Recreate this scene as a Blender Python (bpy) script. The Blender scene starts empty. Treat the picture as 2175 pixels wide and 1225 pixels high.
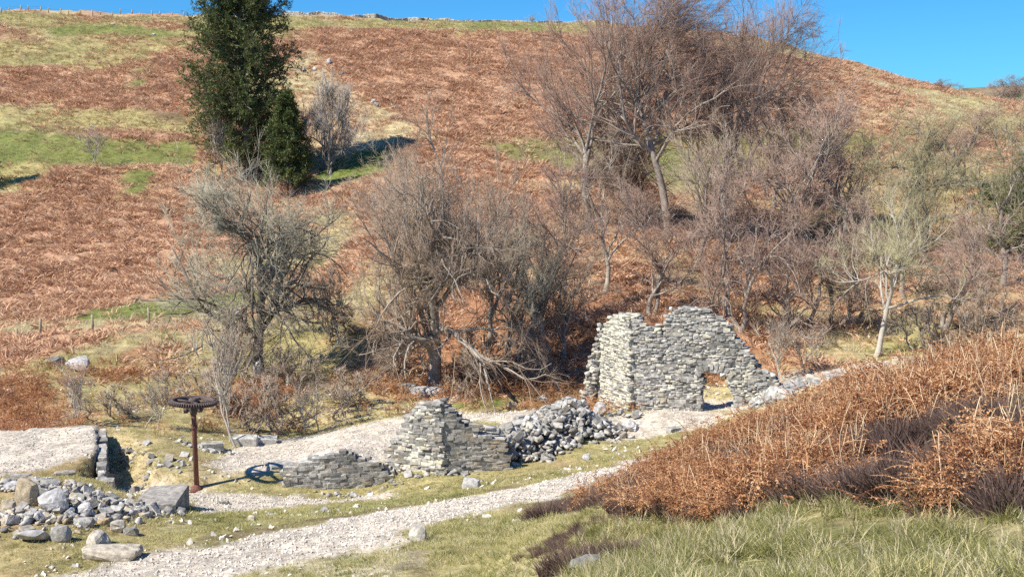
import bpy, bmesh, math, random
import numpy as np
from mathutils import Vector, Matrix, Euler
random.seed(7); rng = np.random.default_rng(7)
SC = bpy.context.scene
COL = SC.collection
R = math.radians

# ------------------------------------------------------------------ camera, sky, sun, exposure
CAM = np.array([0.0, 0.0, 12.0]); PITCH = R(8); FPX = 2300.0
cd = bpy.data.cameras.new('camera'); cam = bpy.data.objects.new('camera', cd); COL.objects.link(cam)
cam.location = CAM; cam.rotation_euler = (R(90) - PITCH, 0, 0)
cd.sensor_width = 36; cd.lens = 36 * FPX / 2175; cd.clip_start = 0.1; cd.clip_end = 3000
SC.camera = cam
SUN_AZ = R(30)      # behind the camera's left shoulder
SUN_EL = R(49)
to_sun = Vector((-math.cos(SUN_AZ) * math.cos(SUN_EL), -math.sin(SUN_AZ) * math.cos(SUN_EL), math.sin(SUN_EL)))
w = bpy.data.worlds.new('World'); SC.world = w; w.use_nodes = True
nt = w.node_tree; bg = nt.nodes['Background']
sky = nt.nodes.new('ShaderNodeTexSky'); sky.sky_type = 'NISHITA'; sky.sun_disc = False
sky.sun_elevation = SUN_EL; sky.sun_rotation = math.atan2(to_sun.x, to_sun.y) % (2 * math.pi)
sky.altitude = 300; sky.air_density = 1.0; sky.dust_density = 0.2; sky.ozone_density = 2.0
hs = nt.nodes.new('ShaderNodeMix'); hs.data_type = 'RGBA'; hs.blend_type = 'MULTIPLY'; hs.inputs[0].default_value = 1
hs.inputs[7].default_value = (0.20, 0.62, 1.05, 1)      # the clear azure of a cold dry spring day
nt.links.new(sky.outputs[0], hs.inputs[6]); nt.links.new(hs.outputs[2], bg.inputs[0])
bg.inputs[1].default_value = 0.095
sl = bpy.data.lights.new('sun', 'SUN'); sl.energy = 5.0; sl.angle = R(0.5); sl.color = (1.0, 0.92, 0.80)
so = bpy.data.objects.new('sun', sl); COL.objects.link(so); so.location = (-40, -20, 60)
so.rotation_euler = to_sun.to_track_quat('Z', 'Y').to_euler()
SC.view_settings.view_transform = 'Standard'; SC.view_settings.look = 'None'
SC.view_settings.gamma = 1; SC.view_settings.use_curve_mapping = False
SC.view_settings.exposure = 0.6
SC.render.engine = 'CYCLES'; SC.cycles.max_bounces = 5; SC.cycles.diffuse_bounces = 3
SC.cycles.use_denoising = False

# ------------------------------------------------------------------ helpers
SP, CP = math.sin(PITCH), math.cos(PITCH)
def at(px, py, Y):
    """the world point that lies Y metres ahead of the camera along the line of sight of a photo position"""
    u = (px - 1087.5) / FPX; v = (612.5 - py) / FPX
    t = Y / (CP + v * SP)
    return np.array([u * t, Y, 12.0 + t * (-SP + v * CP)])

def tag(o, label=None, cat=None, group=None, kind=None):
    if label: o['label'] = label
    if cat: o['category'] = cat
    if group: o['group'] = group
    if kind: o['kind'] = kind
    return o

def np_mesh(name, V, F, mat=None, smooth=False):
    """V (n,3); F (m,3) or (m,4)"""
    me = bpy.data.meshes.new(name)
    V = np.ascontiguousarray(V, dtype=np.float32); F = np.ascontiguousarray(F, dtype=np.int32)
    k = F.shape[1]
    me.vertices.add(len(V)); me.vertices.foreach_set('co', V.ravel())
    me.loops.add(F.size); me.loops.foreach_set('vertex_index', F.ravel())
    me.polygons.add(len(F)); me.polygons.foreach_set('loop_start', np.arange(0, F.size, k, dtype=np.int32))
    if smooth: me.polygons.foreach_set('use_smooth', np.ones(len(F), dtype=bool))
    me.update(calc_edges=True)
    if mat: me.materials.append(mat)
    return me

def link(name, me, parent=None, loc=(0, 0, 0), rot=(0, 0, 0), scl=(1, 1, 1)):
    o = bpy.data.objects.new(name, me); COL.objects.link(o)
    o.location = loc; o.rotation_euler = rot; o.scale = scl
    if parent: o.parent = parent
    return o
def empty(name, loc=(0, 0, 0), rz=0):
    o = bpy.data.objects.new(name, None); COL.objects.link(o); o.location = loc; o.rotation_euler = (0, 0, rz)
    o.empty_display_size = 0.3
    return o

# value noise
def _h(ix, iy, s):
    n = (ix.astype(np.int64) * 374761393 + iy.astype(np.int64) * 668265263 + s * 1442695041) & 0x7fffffff
    n = ((n ^ (n >> 13)) * 1274126177) & 0x7fffffff
    n = (n ^ (n >> 16)) & 0xffff
    return n / 65535.0
def vnoise(x, y, s=0):
    ix = np.floor(x); iy = np.floor(y); fx = x - ix; fy = y - iy
    fx = fx * fx * (3 - 2 * fx); fy = fy * fy * (3 - 2 * fy)
    a = _h(ix, iy, s); b = _h(ix + 1, iy, s); c = _h(ix, iy + 1, s); d = _h(ix + 1, iy + 1, s)
    return (a * (1 - fx) + b * fx) * (1 - fy) + (c * (1 - fx) + d * fx) * fy
def fbm(x, y, s=0, o=4):
    t = 0; a = .5; n = 0
    for i in range(o):
        t = t + a * vnoise(x * 2 ** i + 13.7 * i, y * 2 ** i - 7.1 * i, s + i); n += a; a *= .55
    return t / n

# ------------------------------------------------------------------ materials
def mat_new(name, rough=0.9, spec=0.2):
    m = bpy.data.materials.new(name); m.use_nodes = True
    b = m.node_tree.nodes['Principled BSDF']; b.inputs['Roughness'].default_value = rough
    b.inputs['Specular IOR Level'].default_value = spec
    return m, m.node_tree.nodes, m.node_tree.links, b
def ramp(N, stops):
    r = N.new('ShaderNodeValToRGB'); e = r.color_ramp.elements
    while len(e) < len(stops): e.new(0.5)
    for i, (p, c) in enumerate(stops): e[i].position = p; e[i].color = (*c, 1)
    return r
def leafy(name, stops, noise=2.0, trans=0.0, rough=0.85, mixn=0.45):
    """colour differs from clump to clump (object random) and inside a clump (noise)"""
    m, N, L, b = mat_new(name, rough, 0.15)
    oi = N.new('ShaderNodeObjectInfo'); g = N.new('ShaderNodeNewGeometry')
    no = N.new('ShaderNodeTexNoise'); no.inputs['Scale'].default_value = noise; no.inputs['Detail'].default_value = 3
    L.new(g.outputs['Position'], no.inputs['Vector'])
    wn = N.new('ShaderNodeTexWhiteNoise'); wn.noise_dimensions = '1D'
    a0 = N.new('ShaderNodeMath'); a0.operation = 'ADD'
    L.new(g.outputs['Random Per Island'], a0.inputs[0]); L.new(oi.outputs['Random'], a0.inputs[1])
    L.new(a0.outputs[0], wn.inputs['W'])
    m1 = N.new('ShaderNodeMix'); m1.data_type = 'FLOAT'; m1.inputs[0].default_value = 0.5
    L.new(wn.outputs['Value'], m1.inputs[2]); L.new(oi.outputs['Random'], m1.inputs[3])
    m2 = N.new('ShaderNodeMix'); m2.data_type = 'FLOAT'; m2.inputs[0].default_value = mixn
    L.new(m1.outputs[0], m2.inputs[2]); L.new(no.outputs['Fac'], m2.inputs[3])
    r = ramp(N, stops); L.new(m2.outputs[0], r.inputs[0]); L.new(r.outputs[0], b.inputs['Base Color'])
    if trans:
        t = N.new('ShaderNodeBsdfTranslucent'); L.new(r.outputs[0], t.inputs[0])
        mx = N.new('ShaderNodeMixShader'); mx.inputs[0].default_value = trans
        L.new(b.outputs[0], mx.inputs[1]); L.new(t.outputs[0], mx.inputs[2])
        L.new(mx.outputs[0], N['Material Output'].inputs[0])
    return m
def stone_mat(name, base, dark, light, warm, lich=0.5):
    m, N, L, b = mat_new(name, 0.92, 0.2)
    oi = N.new('ShaderNodeObjectInfo'); tc = N.new('ShaderNodeNewGeometry')
    ad = N.new('ShaderNodeVectorMath'); ad.operation = 'ADD'
    mu = N.new('ShaderNodeVectorMath'); mu.operation = 'SCALE'; mu.inputs[0].default_value = (37, 19, 53)
    L.new(oi.outputs['Random'], mu.inputs['Scale']); L.new(tc.outputs['Position'], ad.inputs[0]); L.new(mu.outputs[0], ad.inputs[1])
    isl = tc.outputs['Random Per Island']
    s = N.new('ShaderNodeMath'); s.operation = 'ADD'; L.new(isl, s.inputs[0]); L.new(oi.outputs['Random'], s.inputs[1])
    wn = N.new('ShaderNodeTexWhiteNoise'); wn.noise_dimensions = '1D'; L.new(s.outputs[0], wn.inputs['W'])
    r = ramp(N, [(0, dark), (0.25, base), (0.6, light), (0.8, base), (1, warm)]); L.new(wn.outputs['Value'], r.inputs[0])
    n1 = N.new('ShaderNodeTexNoise'); n1.inputs['Scale'].default_value = 6; n1.inputs['Detail'].default_value = 6; n1.inputs['Roughness'].default_value = .65
    L.new(ad.outputs[0], n1.inputs['Vector'])
    r1 = ramp(N, [(0.3, (0.42, 0.42, 0.4)), (0.5, (0.9, 0.9, 0.9)), (0.72, (1.45, 1.42, 1.35))]); L.new(n1.outputs['Fac'], r1.inputs[0])
    mx = N.new('ShaderNodeMix'); mx.data_type = 'RGBA'; mx.blend_type = 'MULTIPLY'; mx.inputs[0].default_value = 1
    L.new(r.outputs[0], mx.inputs[6]); L.new(r1.outputs[0], mx.inputs[7])
    n2 = N.new('ShaderNodeTexNoise'); n2.inputs['Scale'].default_value = 1.3; n2.inputs['Detail'].default_value = 8; n2.inputs['Roughness'].default_value = .7; L.new(tc.outputs['Position'], n2.inputs['Vector'])
    r2 = ramp(N, [(0.50, (0, 0, 0)), (0.60, (lich,) * 3)]); L.new(n2.outputs['Fac'], r2.inputs[0])
    m3 = N.new('ShaderNodeMix'); m3.data_type = 'RGBA'; m3.inputs[7].default_value = (dark[0] * .75, dark[1] * .77, dark[2] * .75, 1)
    L.new(r2.outputs[0], m3.inputs[0]); L.new(mx.outputs[2], m3.inputs[6]); L.new(m3.outputs[2], b.inputs['Base Color'])
    n3 = N.new('ShaderNodeTexNoise'); n3.inputs['Scale'].default_value = 22; n3.inputs['Detail'].default_value = 5; L.new(ad.outputs[0], n3.inputs['Vector'])
    bp = N.new('ShaderNodeBump'); bp.inputs['Strength'].default_value = .55; bp.inputs['Distance'].default_value = .03
    L.new(n3.outputs['Fac'], bp.inputs['Height']); L.new(bp.outputs[0], b.inputs['Normal'])
    return m
M = {}
M['stone'] = stone_mat('grey_limestone', (.40, .39, .36), (.24, .235, .22), (.53, .52, .485), (.45, .42, .34), .75)
M['stone_warm'] = stone_mat('sunlit_yellow_limestone', (.60, .575, .47), (.42, .40, .33), (.70, .68, .58), (.62, .58, .43), .25)  # yellowish stone, made paler to carry the sunlight on the ruin's left face
M['stone_dark'] = stone_mat('weathered_gritstone', (.36, .34, .31), (.19, .185, .175), (.52, .50, .46), (.42, .36, .27))
M['stone_pale'] = stone_mat('pale_spar_stone', (.46, .45, .44), (.30, .30, .30), (.60, .60, .59), (.50, .46, .38), .3)
M['stone_tan'] = stone_mat('tan_sandstone', (.42, .36, .26), (.32, .26, .19), (.52, .47, .38), (.46, .36, .22), .3)
M['core'] = stone_mat('rubble_core', (.34, .32, .28), (.24, .23, .21), (.38, .36, .32), (.35, .32, .25), .3)
M['pebble'] = leafy('gravel_stones', [(0, (.33, .30, .25)), (.35, (.53, .49, .42)), (.65, (.67, .63, .55)), (1, (.81, .78, .71))], 6, 0, .9, .3)
M['bark'] = leafy('grey_bark', [(0, (.10, .085, .07)), (.45, (.29, .25, .205)), (.8, (.46, .42, .36)), (1, (.58, .54, .47))], 3.5, 0, .95, .75)
M['bark_pale'] = leafy('pale_bark', [(0, (.20, .18, .15)), (.45, (.40, .37, .31)), (1, (.62, .59, .52))], 3.5, 0, .9, .7)
M['bark_dark'] = leafy('dark_bark', [(0, (.05, .045, .04)), (.5, (.17, .15, .125)), (1, (.38, .35, .30))], 3.0, 0, .95, .7)
M['twig_tan'] = leafy('tan_twigs', [(0, (.17, .125, .09)), (.5, (.37, .285, .21)), (1, (.62, .52, .41))], 0.9, 0, .9, .4)
M['twig_purple'] = leafy('purple_brown_twigs', [(0, (.17, .105, .085)), (.5, (.345, .235, .185)), (1, (.56, .43, .35))], 0.9, 0, .9, .4)
M['twig_lichen'] = leafy('lichened_twigs', [(0, (.17, .155, .11)), (.5, (.36, .33, .24)), (1, (.60, .57, .45))], 0.9, 0, .9, .4)
M['twig_olive'] = leafy('olive_twigs', [(0, (.16, .14, .08)), (.5, (.33, .30, .17)), (1, (.55, .51, .33))], 0.9, 0, .9, .4)
M['twig_grey'] = leafy('silver_twigs', [(0, (.20, .17, .14)), (.5, (.42, .38, .32)), (1, (.66, .61, .54))], 0.9, 0, .9, .4)
M['needle'] = leafy('evergreen_needles', [(0, (.05, .07, .025)), (.5, (.12, .15, .05)), (.8, (.20, .23, .08)), (1, (.30, .30, .13))], .9, .15, .7, .6)
M['bracken_far'] = leafy('dead_bracken_hillside', [(0, (.24, .13, .08)), (.3, (.46, .27, .165)), (.6, (.68, .45, .29)), (1, (.86, .69, .51))], .28, .2, .9, .5)
M['bracken'] = leafy('dead_bracken', [(0, (.085, .038, .028)), (.32, (.27, .12, .065)), (.55, (.58, .30, .145)), (.76, (.78, .52, .29)), (1, (.86, .70, .47))], 1.2, .25, .85, .3)
M['stalk'] = leafy('bracken_stalks', [(0, (.60, .38, .20)), (.5, (.80, .60, .38)), (1, (.88, .76, .56))], 2, .1, .8, .3)
M['heather'] = leafy('brown_heather', [(0, (.06, .038, .032)), (.5, (.16, .108, .09)), (1, (.31, .225, .185))], 1.5, .1, .9, .4)
M['grass_g'] = leafy('green_grass', [(0, (.08, .085, .025)), (.5, (.24, .245, .08)), (1, (.46, .45, .20))], 1.0, .3, .8, .5)
M['grass_y'] = leafy('winter_grass', [(0, (.28, .25, .10)), (.5, (.50, .46, .21)), (1, (.74, .68, .40))], 1.0, .3, .8, .5)
M['straw'] = leafy('straw_grass', [(0, (.38, .31, .17)), (.5, (.64, .56, .36)), (1, (.84, .78, .60))], 1.0, .3, .8, .4)
m, N, L, b = mat_new('rusty_iron', .85, .3); M['rust'] = m
n = N.new('ShaderNodeTexNoise'); n.inputs['Scale'].default_value = 14; n.inputs['Detail'].default_value = 5
r = ramp(N, [(.3, (.075, .032, .026)), (.5, (.17, .075, .055)), (.75, (.30, .15, .11))]); L.new(n.outputs['Fac'], r.inputs[0]); L.new(r.outputs[0], b.inputs['Base Color'])
bp = N.new('ShaderNodeBump'); bp.inputs['Strength'].default_value = .4; L.new(n.outputs['Fac'], bp.inputs['Height']); L.new(bp.outputs[0], b.inputs['Normal'])
m, N, L, b = mat_new('grey_brown_cast_iron', .8, .3); M['iron'] = m
n = N.new('ShaderNodeTexNoise'); n.inputs['Scale'].default_value = 10; n.inputs['Detail'].default_value = 5
r = ramp(N, [(.3, (.05, .036, .032)), (.55, (.12, .092, .082)), (.8, (.21, .165, .15))]); L.new(n.outputs['Fac'], r.inputs[0]); L.new(r.outputs[0], b.inputs['Base Color'])
m, N, L, b = mat_new('weathered_wood', .9, .1); M['wood'] = m
n = N.new('ShaderNodeTexNoise'); n.inputs['Scale'].default_value = 9
r = ramp(N, [(.3, (.22, .17, .11)), (.7, (.48, .41, .30))]); L.new(n.outputs['Fac'], r.inputs[0]); L.new(r.outputs[0], b.inputs['Base Color'])

# ------------------------------------------------------------------ terrain height
# control points: photo position and distance ahead (m)
CPX = [
 # left platform, rubble bank, floor
 (100,960,37.6),(0,950,38.2),(190,960,37.6),(205,930,40.5),(0,1010,34),(120,1010,33.6),(200,1020,33),(100,1030,30),(0,1035,30),(200,1050,29.5),(100,1080,27),(0,1090,26.8),
 (230,1110,27),(100,1130,25.5),(100,1190,23.5),(0,1215,23),(250,1215,23),(300,1050,33),(340,1090,30),
 (238,1012,37),(232,1000,38.6),(258,1038,34.5),(300,940,40.2),(350,985,37),(400,1005,36),(290,965,38.2),
 (418,1036,35.5),(450,1062,34),(650,1070,34),(540,1085,33),(500,1015,36.3),(550,990,37.2),(480,985,38.7),
 (650,950,41),(850,890,45),(470,950,41.5),(720,925,42),(1000,880,46),(1150,870,46.5),(1240,872,46),
 (700,1049,35.7),(800,1040,36),(620,1048,35.5),(730,950,38.6),(640,975,38.2),(820,960,39.5),
 (870,1012,36),(960,1005,36.4),(1010,990,37),(930,900,43),
 (1120,965,38.5),(1320,920,42),(1200,885,41.5),(1100,900,40.5),(1050,915,40),(1290,890,43),
 (700,1080,33),(1000,1030,34.5),(1150,995,36),(1300,960,38),(1450,925,40),
 (1400,880,43),(1500,890,42.5),(1560,880,43),(1335,880,44.3),(1520,862,47),(1600,868,43),(1400,840,48),
 # path
 (1380,975,35),(1200,1010,32),(1000,1060,29),(800,1110,26.5),(600,1150,25),(400,1180,24),
 (500,1120,27.5),(440,1090,30.5),(900,1075,29.2),(700,1110,27.5),
 # foreground
 (850,1180,21),(600,1220,21.5),(1000,1200,19),(1150,1120,21.5),(1050,1105,25),(1150,1075,27),(1100,1225,16),
 (1250,1190,14.5),(1300,1225,11.5),(1400,1180,13),(1500,1140,13.5),
 (1700,1225,8.5),(2175,1225,7.2),(1700,1130,11),(1900,1110,10.3),(2100,1130,9.3),
 (1700,1020,14),(2100,930,13),(1900,990,13),(2170,1000,11),(1550,1060,15),(1350,1080,17),
 (1500,975,19),(1620,935,19),(1750,893,19),(1900,850,19.5),(2020,815,20),(2175,795,20.5),(1400,1045,18.5),(1250,1085,18.5),(1200,1105,19.5),
 # behind the bank, right of the wall
 (1700,820,44),(1650,845,43.5),(1800,800,45),(1900,775,46),(2000,768,47),(2100,760,47),(2250,755,48),
 # valley bottom and far hillside
 (930,825,52),(1100,835,50),(750,850,49),(560,790,55),(600,900,47),(650,850,49),(450,880,46),(300,860,47.5),
 (1200,840,50),(1300,820,52),(100,780,52),(250,790,52),(100,900,43.5),(300,905,43),(100,860,46),(0,700,63),(100,700,63),(300,680,64),
 (200,660,70),(500,640,70),(200,500,88),(0,520,87),(450,480,90),(200,350,110),(0,360,110),(450,370,108),
 (200,280,122),(200,200,138),(0,200,138),(200,100,162),(0,25,186),(200,35,185),(450,40,183),(600,40,181),(500,200,136),
 (950,730,57),(950,640,66),(950,550,75),(950,400,95),(750,380,101),(700,550,80),(950,200,135),(700,150,148),(950,60,175),(780,300,115),
 (1300,700,58),(1300,550,74),(1300,400,95),(1300,200,136),(1300,58,178),(1500,700,56),(1500,550,74),(1500,300,118),(1500,75,175),
 (1700,110,170),(1800,140,168),(1900,172,165),(2020,200,160),(1700,300,120),(1700,500,85),(1700,650,66),(1700,740,54),
 (1900,740,53),(2000,650,62),(2100,450,88),(2100,300,118),(2175,228,150),(1900,500,84),(1900,300,119),(2175,620,64),(2300,265,140),(2300,420,92),
 (-200,40,186),(-200,200,138),(-200,400,105),(-200,660,70),(-200,900,43.5),(-200,1000,34),(-200,1150,25),
]
pts = [at(*c) for c in CPX]
XYZ = [  # world points out of the frame, and the plateau behind the skyline
 (0,0,10.4),(5,1,10.3),(10,3,10.2),(16,6,10.4),(16,14,9.4),(-4,2,9.6),(-8,5,7.9),(-3,6,8.9),(2,6,9.2),(-12,12,5.2),(-2,11,7.0),(-6,17,4.4),(-20,16,3.0),(-28,24,1.8),
 (0,-10,13),(-15,-8,9),(20,-8,14),(24,20,8.6),(5,27,3.2),(9,27,4.0),(14,30,4.4),(4,33,1.7),(8,34,1.9),(10,38,1.2),(15,38,2.2),(22,40,3),(30,34,6),
 (-90,215,33.5),(-40,215,33),(0,212,31.5),(40,208,28),(75,198,20),(110,185,12),(-90,245,33.5),(-40,245,33),(0,245,31),(40,240,27),(90,240,18),(130,220,14),
 (-60,60,.8),(-80,120,12),(-100,180,31),(100,120,11),(70,60,3.5),(85,90,6),
]
P = np.array([p for p in pts] + [np.array(p, float) for p in XYZ])
def tps_fit(P, lam=0.02):
    n = len(P); X = P[:, :2] / 50.0
    d = np.linalg.norm(X[:, None] - X[None], axis=2)
    K = np.where(d > 0, d * d * np.log(d + 1e-12), 0) + np.eye(n) * 1e-5
    A = np.zeros((n + 3, n + 3)); A[:n, :n] = K; A[:n, n] = 1; A[:n, n + 1:] = X; A[n, :n] = 1; A[n + 1:, :n] = X.T
    return X, np.linalg.solve(A, np.r_[P[:, 2], 0, 0, 0])
TX, TW = tps_fit(P)
def tps(x, y):
    q = np.stack([x.ravel(), y.ravel()], 1) / 50.0; out = np.empty(len(q))
    for i in range(0, len(q), 20000):
        s = q[i:i + 20000]; d = np.sqrt(((s[:, None] - TX[None]) ** 2).sum(2))
        out[i:i + 20000] = (np.where(d > 0, d * d * np.log(d + 1e-12), 0)) @ TW[:-3] + TW[-3] + s @ TW[-2:]
    return out.reshape(x.shape)

NR, NCOL = 600, 400
def rowY(i):            # i in 0..1 -> Y
    return -10 + 24 * i + 226 * i ** 3.2
ri = np.linspace(0, 1, NR); RY = rowY(ri); WID = 0.62 * np.maximum(RY, 0) + 13
cc = np.linspace(-1, 1, NCOL)
GX = cc[None, :] * WID[:, None]; GY = np.repeat(RY[:, None], NCOL, 1)
GZ = tps(GX, GY)
def samp(grid, x, y):
    """bilinear look-up in a terrain grid"""
    fi = np.interp(y, RY, np.arange(NR)); wv = np.interp(y, RY, WID)
    fj = (x / wv + 1) * .5 * (NCOL - 1)
    i = np.clip(fi.astype(int), 0, NR - 2); j = np.clip(np.floor(fj).astype(int), 0, NCOL - 2)
    a = np.clip(fi - i, 0, 1); c = np.clip(fj - j, 0, 1)
    if grid.ndim == 3: a = a[..., None]; c = c[..., None]
    return (grid[i, j] * (1 - c) + grid[i, j + 1] * c) * (1 - a) + (grid[i + 1, j] * (1 - c) + grid[i + 1, j + 1] * c) * a
# ground hit of a line of sight (first hit on the smooth terrain)
def hit(px, py, ymin=5.0, ymax=250.0):
    Ys = np.linspace(ymin, ymax, 1400); u = (px - 1087.5) / FPX; v = (612.5 - py) / FPX
    t = Ys / (CP + v * SP); x = u * t; z = 12 + t * (-SP + v * CP)
    g = samp(GZ, x, Ys); below = np.where(z <= g)[0]
    k = below[0] if len(below) else len(Ys) - 1
    return np.array([x[k], Ys[k]])
# ------------------------------------------------------------------ what grows where (world-space patches of ground)
TYPES = ['bracken', 'green', 'yellow', 'straw', 'gravel', 'heath', 'litter']
W = {t: np.zeros((NR, NCOL)) for t in TYPES}
big = fbm(GX / 14, GY / 20, 3); mid = fbm(GX / 4, GY / 5, 9); fine = fbm(GX / 1.1, GY / 1.3, 21)
def sstep(a, b, x):
    t = np.clip((x - a) / (b - a), 0, 1); return t * t * (3 - 2 * t)
base = sstep(.42, .56, big * .6 + mid * .4)
W['bracken'] += base; W['straw'] += (1 - base) * .55; W['yellow'] += (1 - base) * .45
def poly_mask(poly, soft, nz=1.0):
    """poly: photo outline of the patch, put on the ground; soft: edge width in metres"""
    q = []
    for a, b in zip(poly, poly[1:] + poly[:1]):
        n = max(1, int(math.hypot(b[0] - a[0], b[1] - a[1]) / 60))
        for k in range(n): q.append(hit(a[0] + (b[0] - a[0]) * k / n, a[1] + (b[1] - a[1]) * k / n))
    q = np.array(q); x0, y0 = q.min(0) - soft * 3; x1, y1 = q.max(0) + soft * 3
    r0, r1 = np.searchsorted(RY, [y0, y1]); r0 = max(0, r0 - 1); r1 = min(NR, r1 + 1)
    X = GX[r0:r1]; Y = GY[r0:r1]
    ins = np.zeros(X.shape, bool); dist = np.full(X.shape, 1e9)
    for i in range(len(q)):
        ax, ay = q[i]; bx, by = q[(i + 1) % len(q)]
        c = ((ay > Y) != (by > Y)) & (X < (bx - ax) * (Y - ay) / ((by - ay) if by != ay else 1e-9) + ax); ins ^= c
        dx, dy = bx - ax, by - ay; t = np.clip(((X - ax) * dx + (Y - ay) * dy) / (dx * dx + dy * dy + 1e-9), 0, 1)
        dist = np.minimum(dist, np.hypot(X - ax - t * dx, Y - ay - t * dy))
    sd = np.where(ins, dist, -dist) + (fbm(X / (soft * 1.3), Y / (soft * 1.6), 31) - .5) * soft * 2.6 * nz
    m = np.zeros((NR, NCOL)); m[r0:r1] = sstep(-soft * .5, soft * .5, sd); return m
def paint(t, poly, soft=3.0, amt=1.0, nz=1.0):
    m = poly_mask(poly, soft, nz) * amt
    for k in TYPES: W[k] *= 1 - m
    W[t] += m
# far hillside, left of the conifer
paint('yellow', [(-150,25),(450,40),(640,40),(640,90),(420,80),(-150,60)], 4, .8)
paint('bracken', [(-150,62),(110,62),(110,130),(-150,130)], 5, .6)
paint('bracken', [(130,30),(215,32),(210,44),(130,42)], 3, .8)
paint('bracken', [(290,48),(420,50),(420,66),(300,64)], 3, .8)
paint('green', [(110,52),(380,56),(380,82),(110,74)], 4, .8)
paint('yellow', [(-150,92),(420,84),(400,145),(290,155),(100,148),(-150,160)], 5, .75)
paint('bracken', [(-150,160),(60,148),(280,152),(290,215),(150,228),(-150,222)], 4, .95)
paint('bracken', [(310,108),(430,95),(440,228),(318,226),(300,170)], 3.5, .95)
paint('yellow', [(-150,228),(430,235),(430,285),(-150,278)], 3, .8)
paint('green', [(-150,284),(430,292),(430,342),(300,345),(100,352),(-150,345)], 3, .9)
paint('yellow', [(-150,347),(120,352),(70,400),(-150,430)], 3, .8)
paint('bracken', [(-150,440),(60,405),(150,350),(430,352),(480,420),(460,640),(200,640),(-150,670)], 3, .97)
paint('green', [(275,368),(330,368),(318,425),(270,420)], 2, .9)
paint('green', [(285,150),(310,150),(312,190),(290,215),(282,190)], 2, .9)
paint('heath', [(295,205),(320,235),(400,245),(400,252),(330,246),(290,222)], 1.5, .6)
paint('heath', [(-150,278),(300,276),(400,284),(400,288),(200,284),(-150,284)], .8, .4)
paint('green', [(130,668),(300,640),(520,625),(520,655),(400,672),(150,700)], 2, .95)
paint('straw', [(-150,700),(130,690),(460,668),(460,690),(200,705),(-150,730)], 2, .85)
paint('bracken', [(-150,715),(120,708),(420,690),(420,700),(200,712),(-150,735)], 1.2, .8)
# centre
paint('bracken', [(620,70),(900,60),(1280,75),(1500,95),(1760,130),(1880,190),(1750,240),(1500,280),(1100,292),(1000,300),(880,272),(760,200),(660,130)], 4, 1)
paint('yellow', [(600,42),(900,45),(1280,52),(1300,76),(1080,72),(760,58),(610,60)], 4, .85)
paint('green', [(1000,52),(1180,56),(1180,68),(1020,62)], 3, .8)
paint('straw', [(600,100),(660,110),(760,200),(860,262),(880,300),(820,335),(640,335),(600,200)], 3, .65)
paint('straw', [(735,285),(865,288),(870,318),(740,312)], 2.5, 1)
paint('green', [(690,322),(850,328),(845,352),(800,385),(690,395)], 2, 1)
paint('bracken', [(690,395),(860,360),(1000,400),(1000,560),(720,560)], 4, .9)
paint('green', [(1080,300),(1500,285),(1700,285),(1920,278),(1940,312),(1700,350),(1480,385),(1250,388),(1100,340)], 4, .75)
paint('straw', [(1780,150),(1900,180),(2020,205),(2000,280),(1850,270),(1780,240)], 4, .5)
paint('bracken', [(1790,165),(1900,190),(1980,230),(1900,235),(1800,215)], 3, .7)
paint('bracken', [(1000,400),(1500,395),(2200,440),(2200,700),(1500,640),(1000,640)], 4, .55)
paint('litter', [(740,690),(1000,600),(1350,600),(1500,640),(1700,700),(1780,780),(1560,800),(1250,830),(1250,855),(860,850),(740,800)], 3, .85)
paint('yellow', [(1560,420),(1800,400),(2000,420),(2100,520),(1900,560),(1700,520)], 4, .5)
paint('yellow', [(1830,720),(2000,690),(2050,760),(1880,765)], 1.5, .85)
paint('yellow', [(130,760),(420,740),(420,860),(200,870),(120,830)], 3, .65)
paint('litter', [(-100,800),(80,790),(150,920),(-100,930)], 2, .7)
paint('litter', [(230,750),(370,740),(370,800),(240,800)], 1.5, .7)
paint('yellow', [(560,700),(760,660),(800,760),(700,830),(560,820)], 3, .6)
paint('yellow', [(850,855),(1060,850),(1250,820),(1260,862),(1000,875),(860,876)], 1, .7)
paint('green', [(950,856),(1060,850),(1060,864),(960,866)], .7, 1)
# near ground: thin stony turf everywhere on this side, then the gravel
paint('yellow', [(-200,940),(-200,1230),(1300,1260),(1500,1100),(1600,860),(1560,850),(1200,880),(830,905),(430,985),(250,925)], 1.0, .55)
near = (GY < 34) & (GY > -10); 
for k in TYPES: W[k] *= np.where(GY < 20, 0.25, 1)
W['yellow'] += np.where(GY < 20, .5, 0); W['straw'] += np.where(GY < 20, .25, 0)
paint('straw', [(430,985),(250,925),(225,950),(230,990),(330,1020),(420,1045),(520,1030),(560,1010)], .5, .8)
paint('green', [(330,960),(400,985),(400,1010),(330,990)], .5, .4)
paint('gravel', [(430,985),(500,948),(640,928),(830,890),(1000,878),(1240,868),(1270,885),(1000,898),(965,930),(840,980),(640,980),(560,1006),(480,1003)], .35, 1)
paint('gravel', [(-200,936),(0,932),(214,926),(217,998),(100,1004),(-200,1012)], .35, .97)
paint('gravel', [(225,1000),(300,1012),(420,1045),(700,1060),(850,1045),(850,1058),(640,1072),(540,1090),(430,1092),(400,1062),(300,1048),(240,1035)], .3, .95)
paint('gravel', [(1290,885),(1400,868),(1490,872),(1560,880),(1500,905),(1400,928),(1290,935)], .35, .95)
paint('gravel', [(1470,845),(1580,845),(1580,870),(1470,870)], .4, 1)
paint('gravel', [(1600,800),(1750,780),(1960,757),(1960,775),(1800,800),(1650,850),(1580,870)], .6, .7)
paint('yellow', [(420,1092),(640,1078),(1000,1035),(1150,1010),(1300,975),(1420,940),(1420,950),(1250,985),(1000,1050),(700,1098),(500,1135),(350,1150)], .5, .65)
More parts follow.
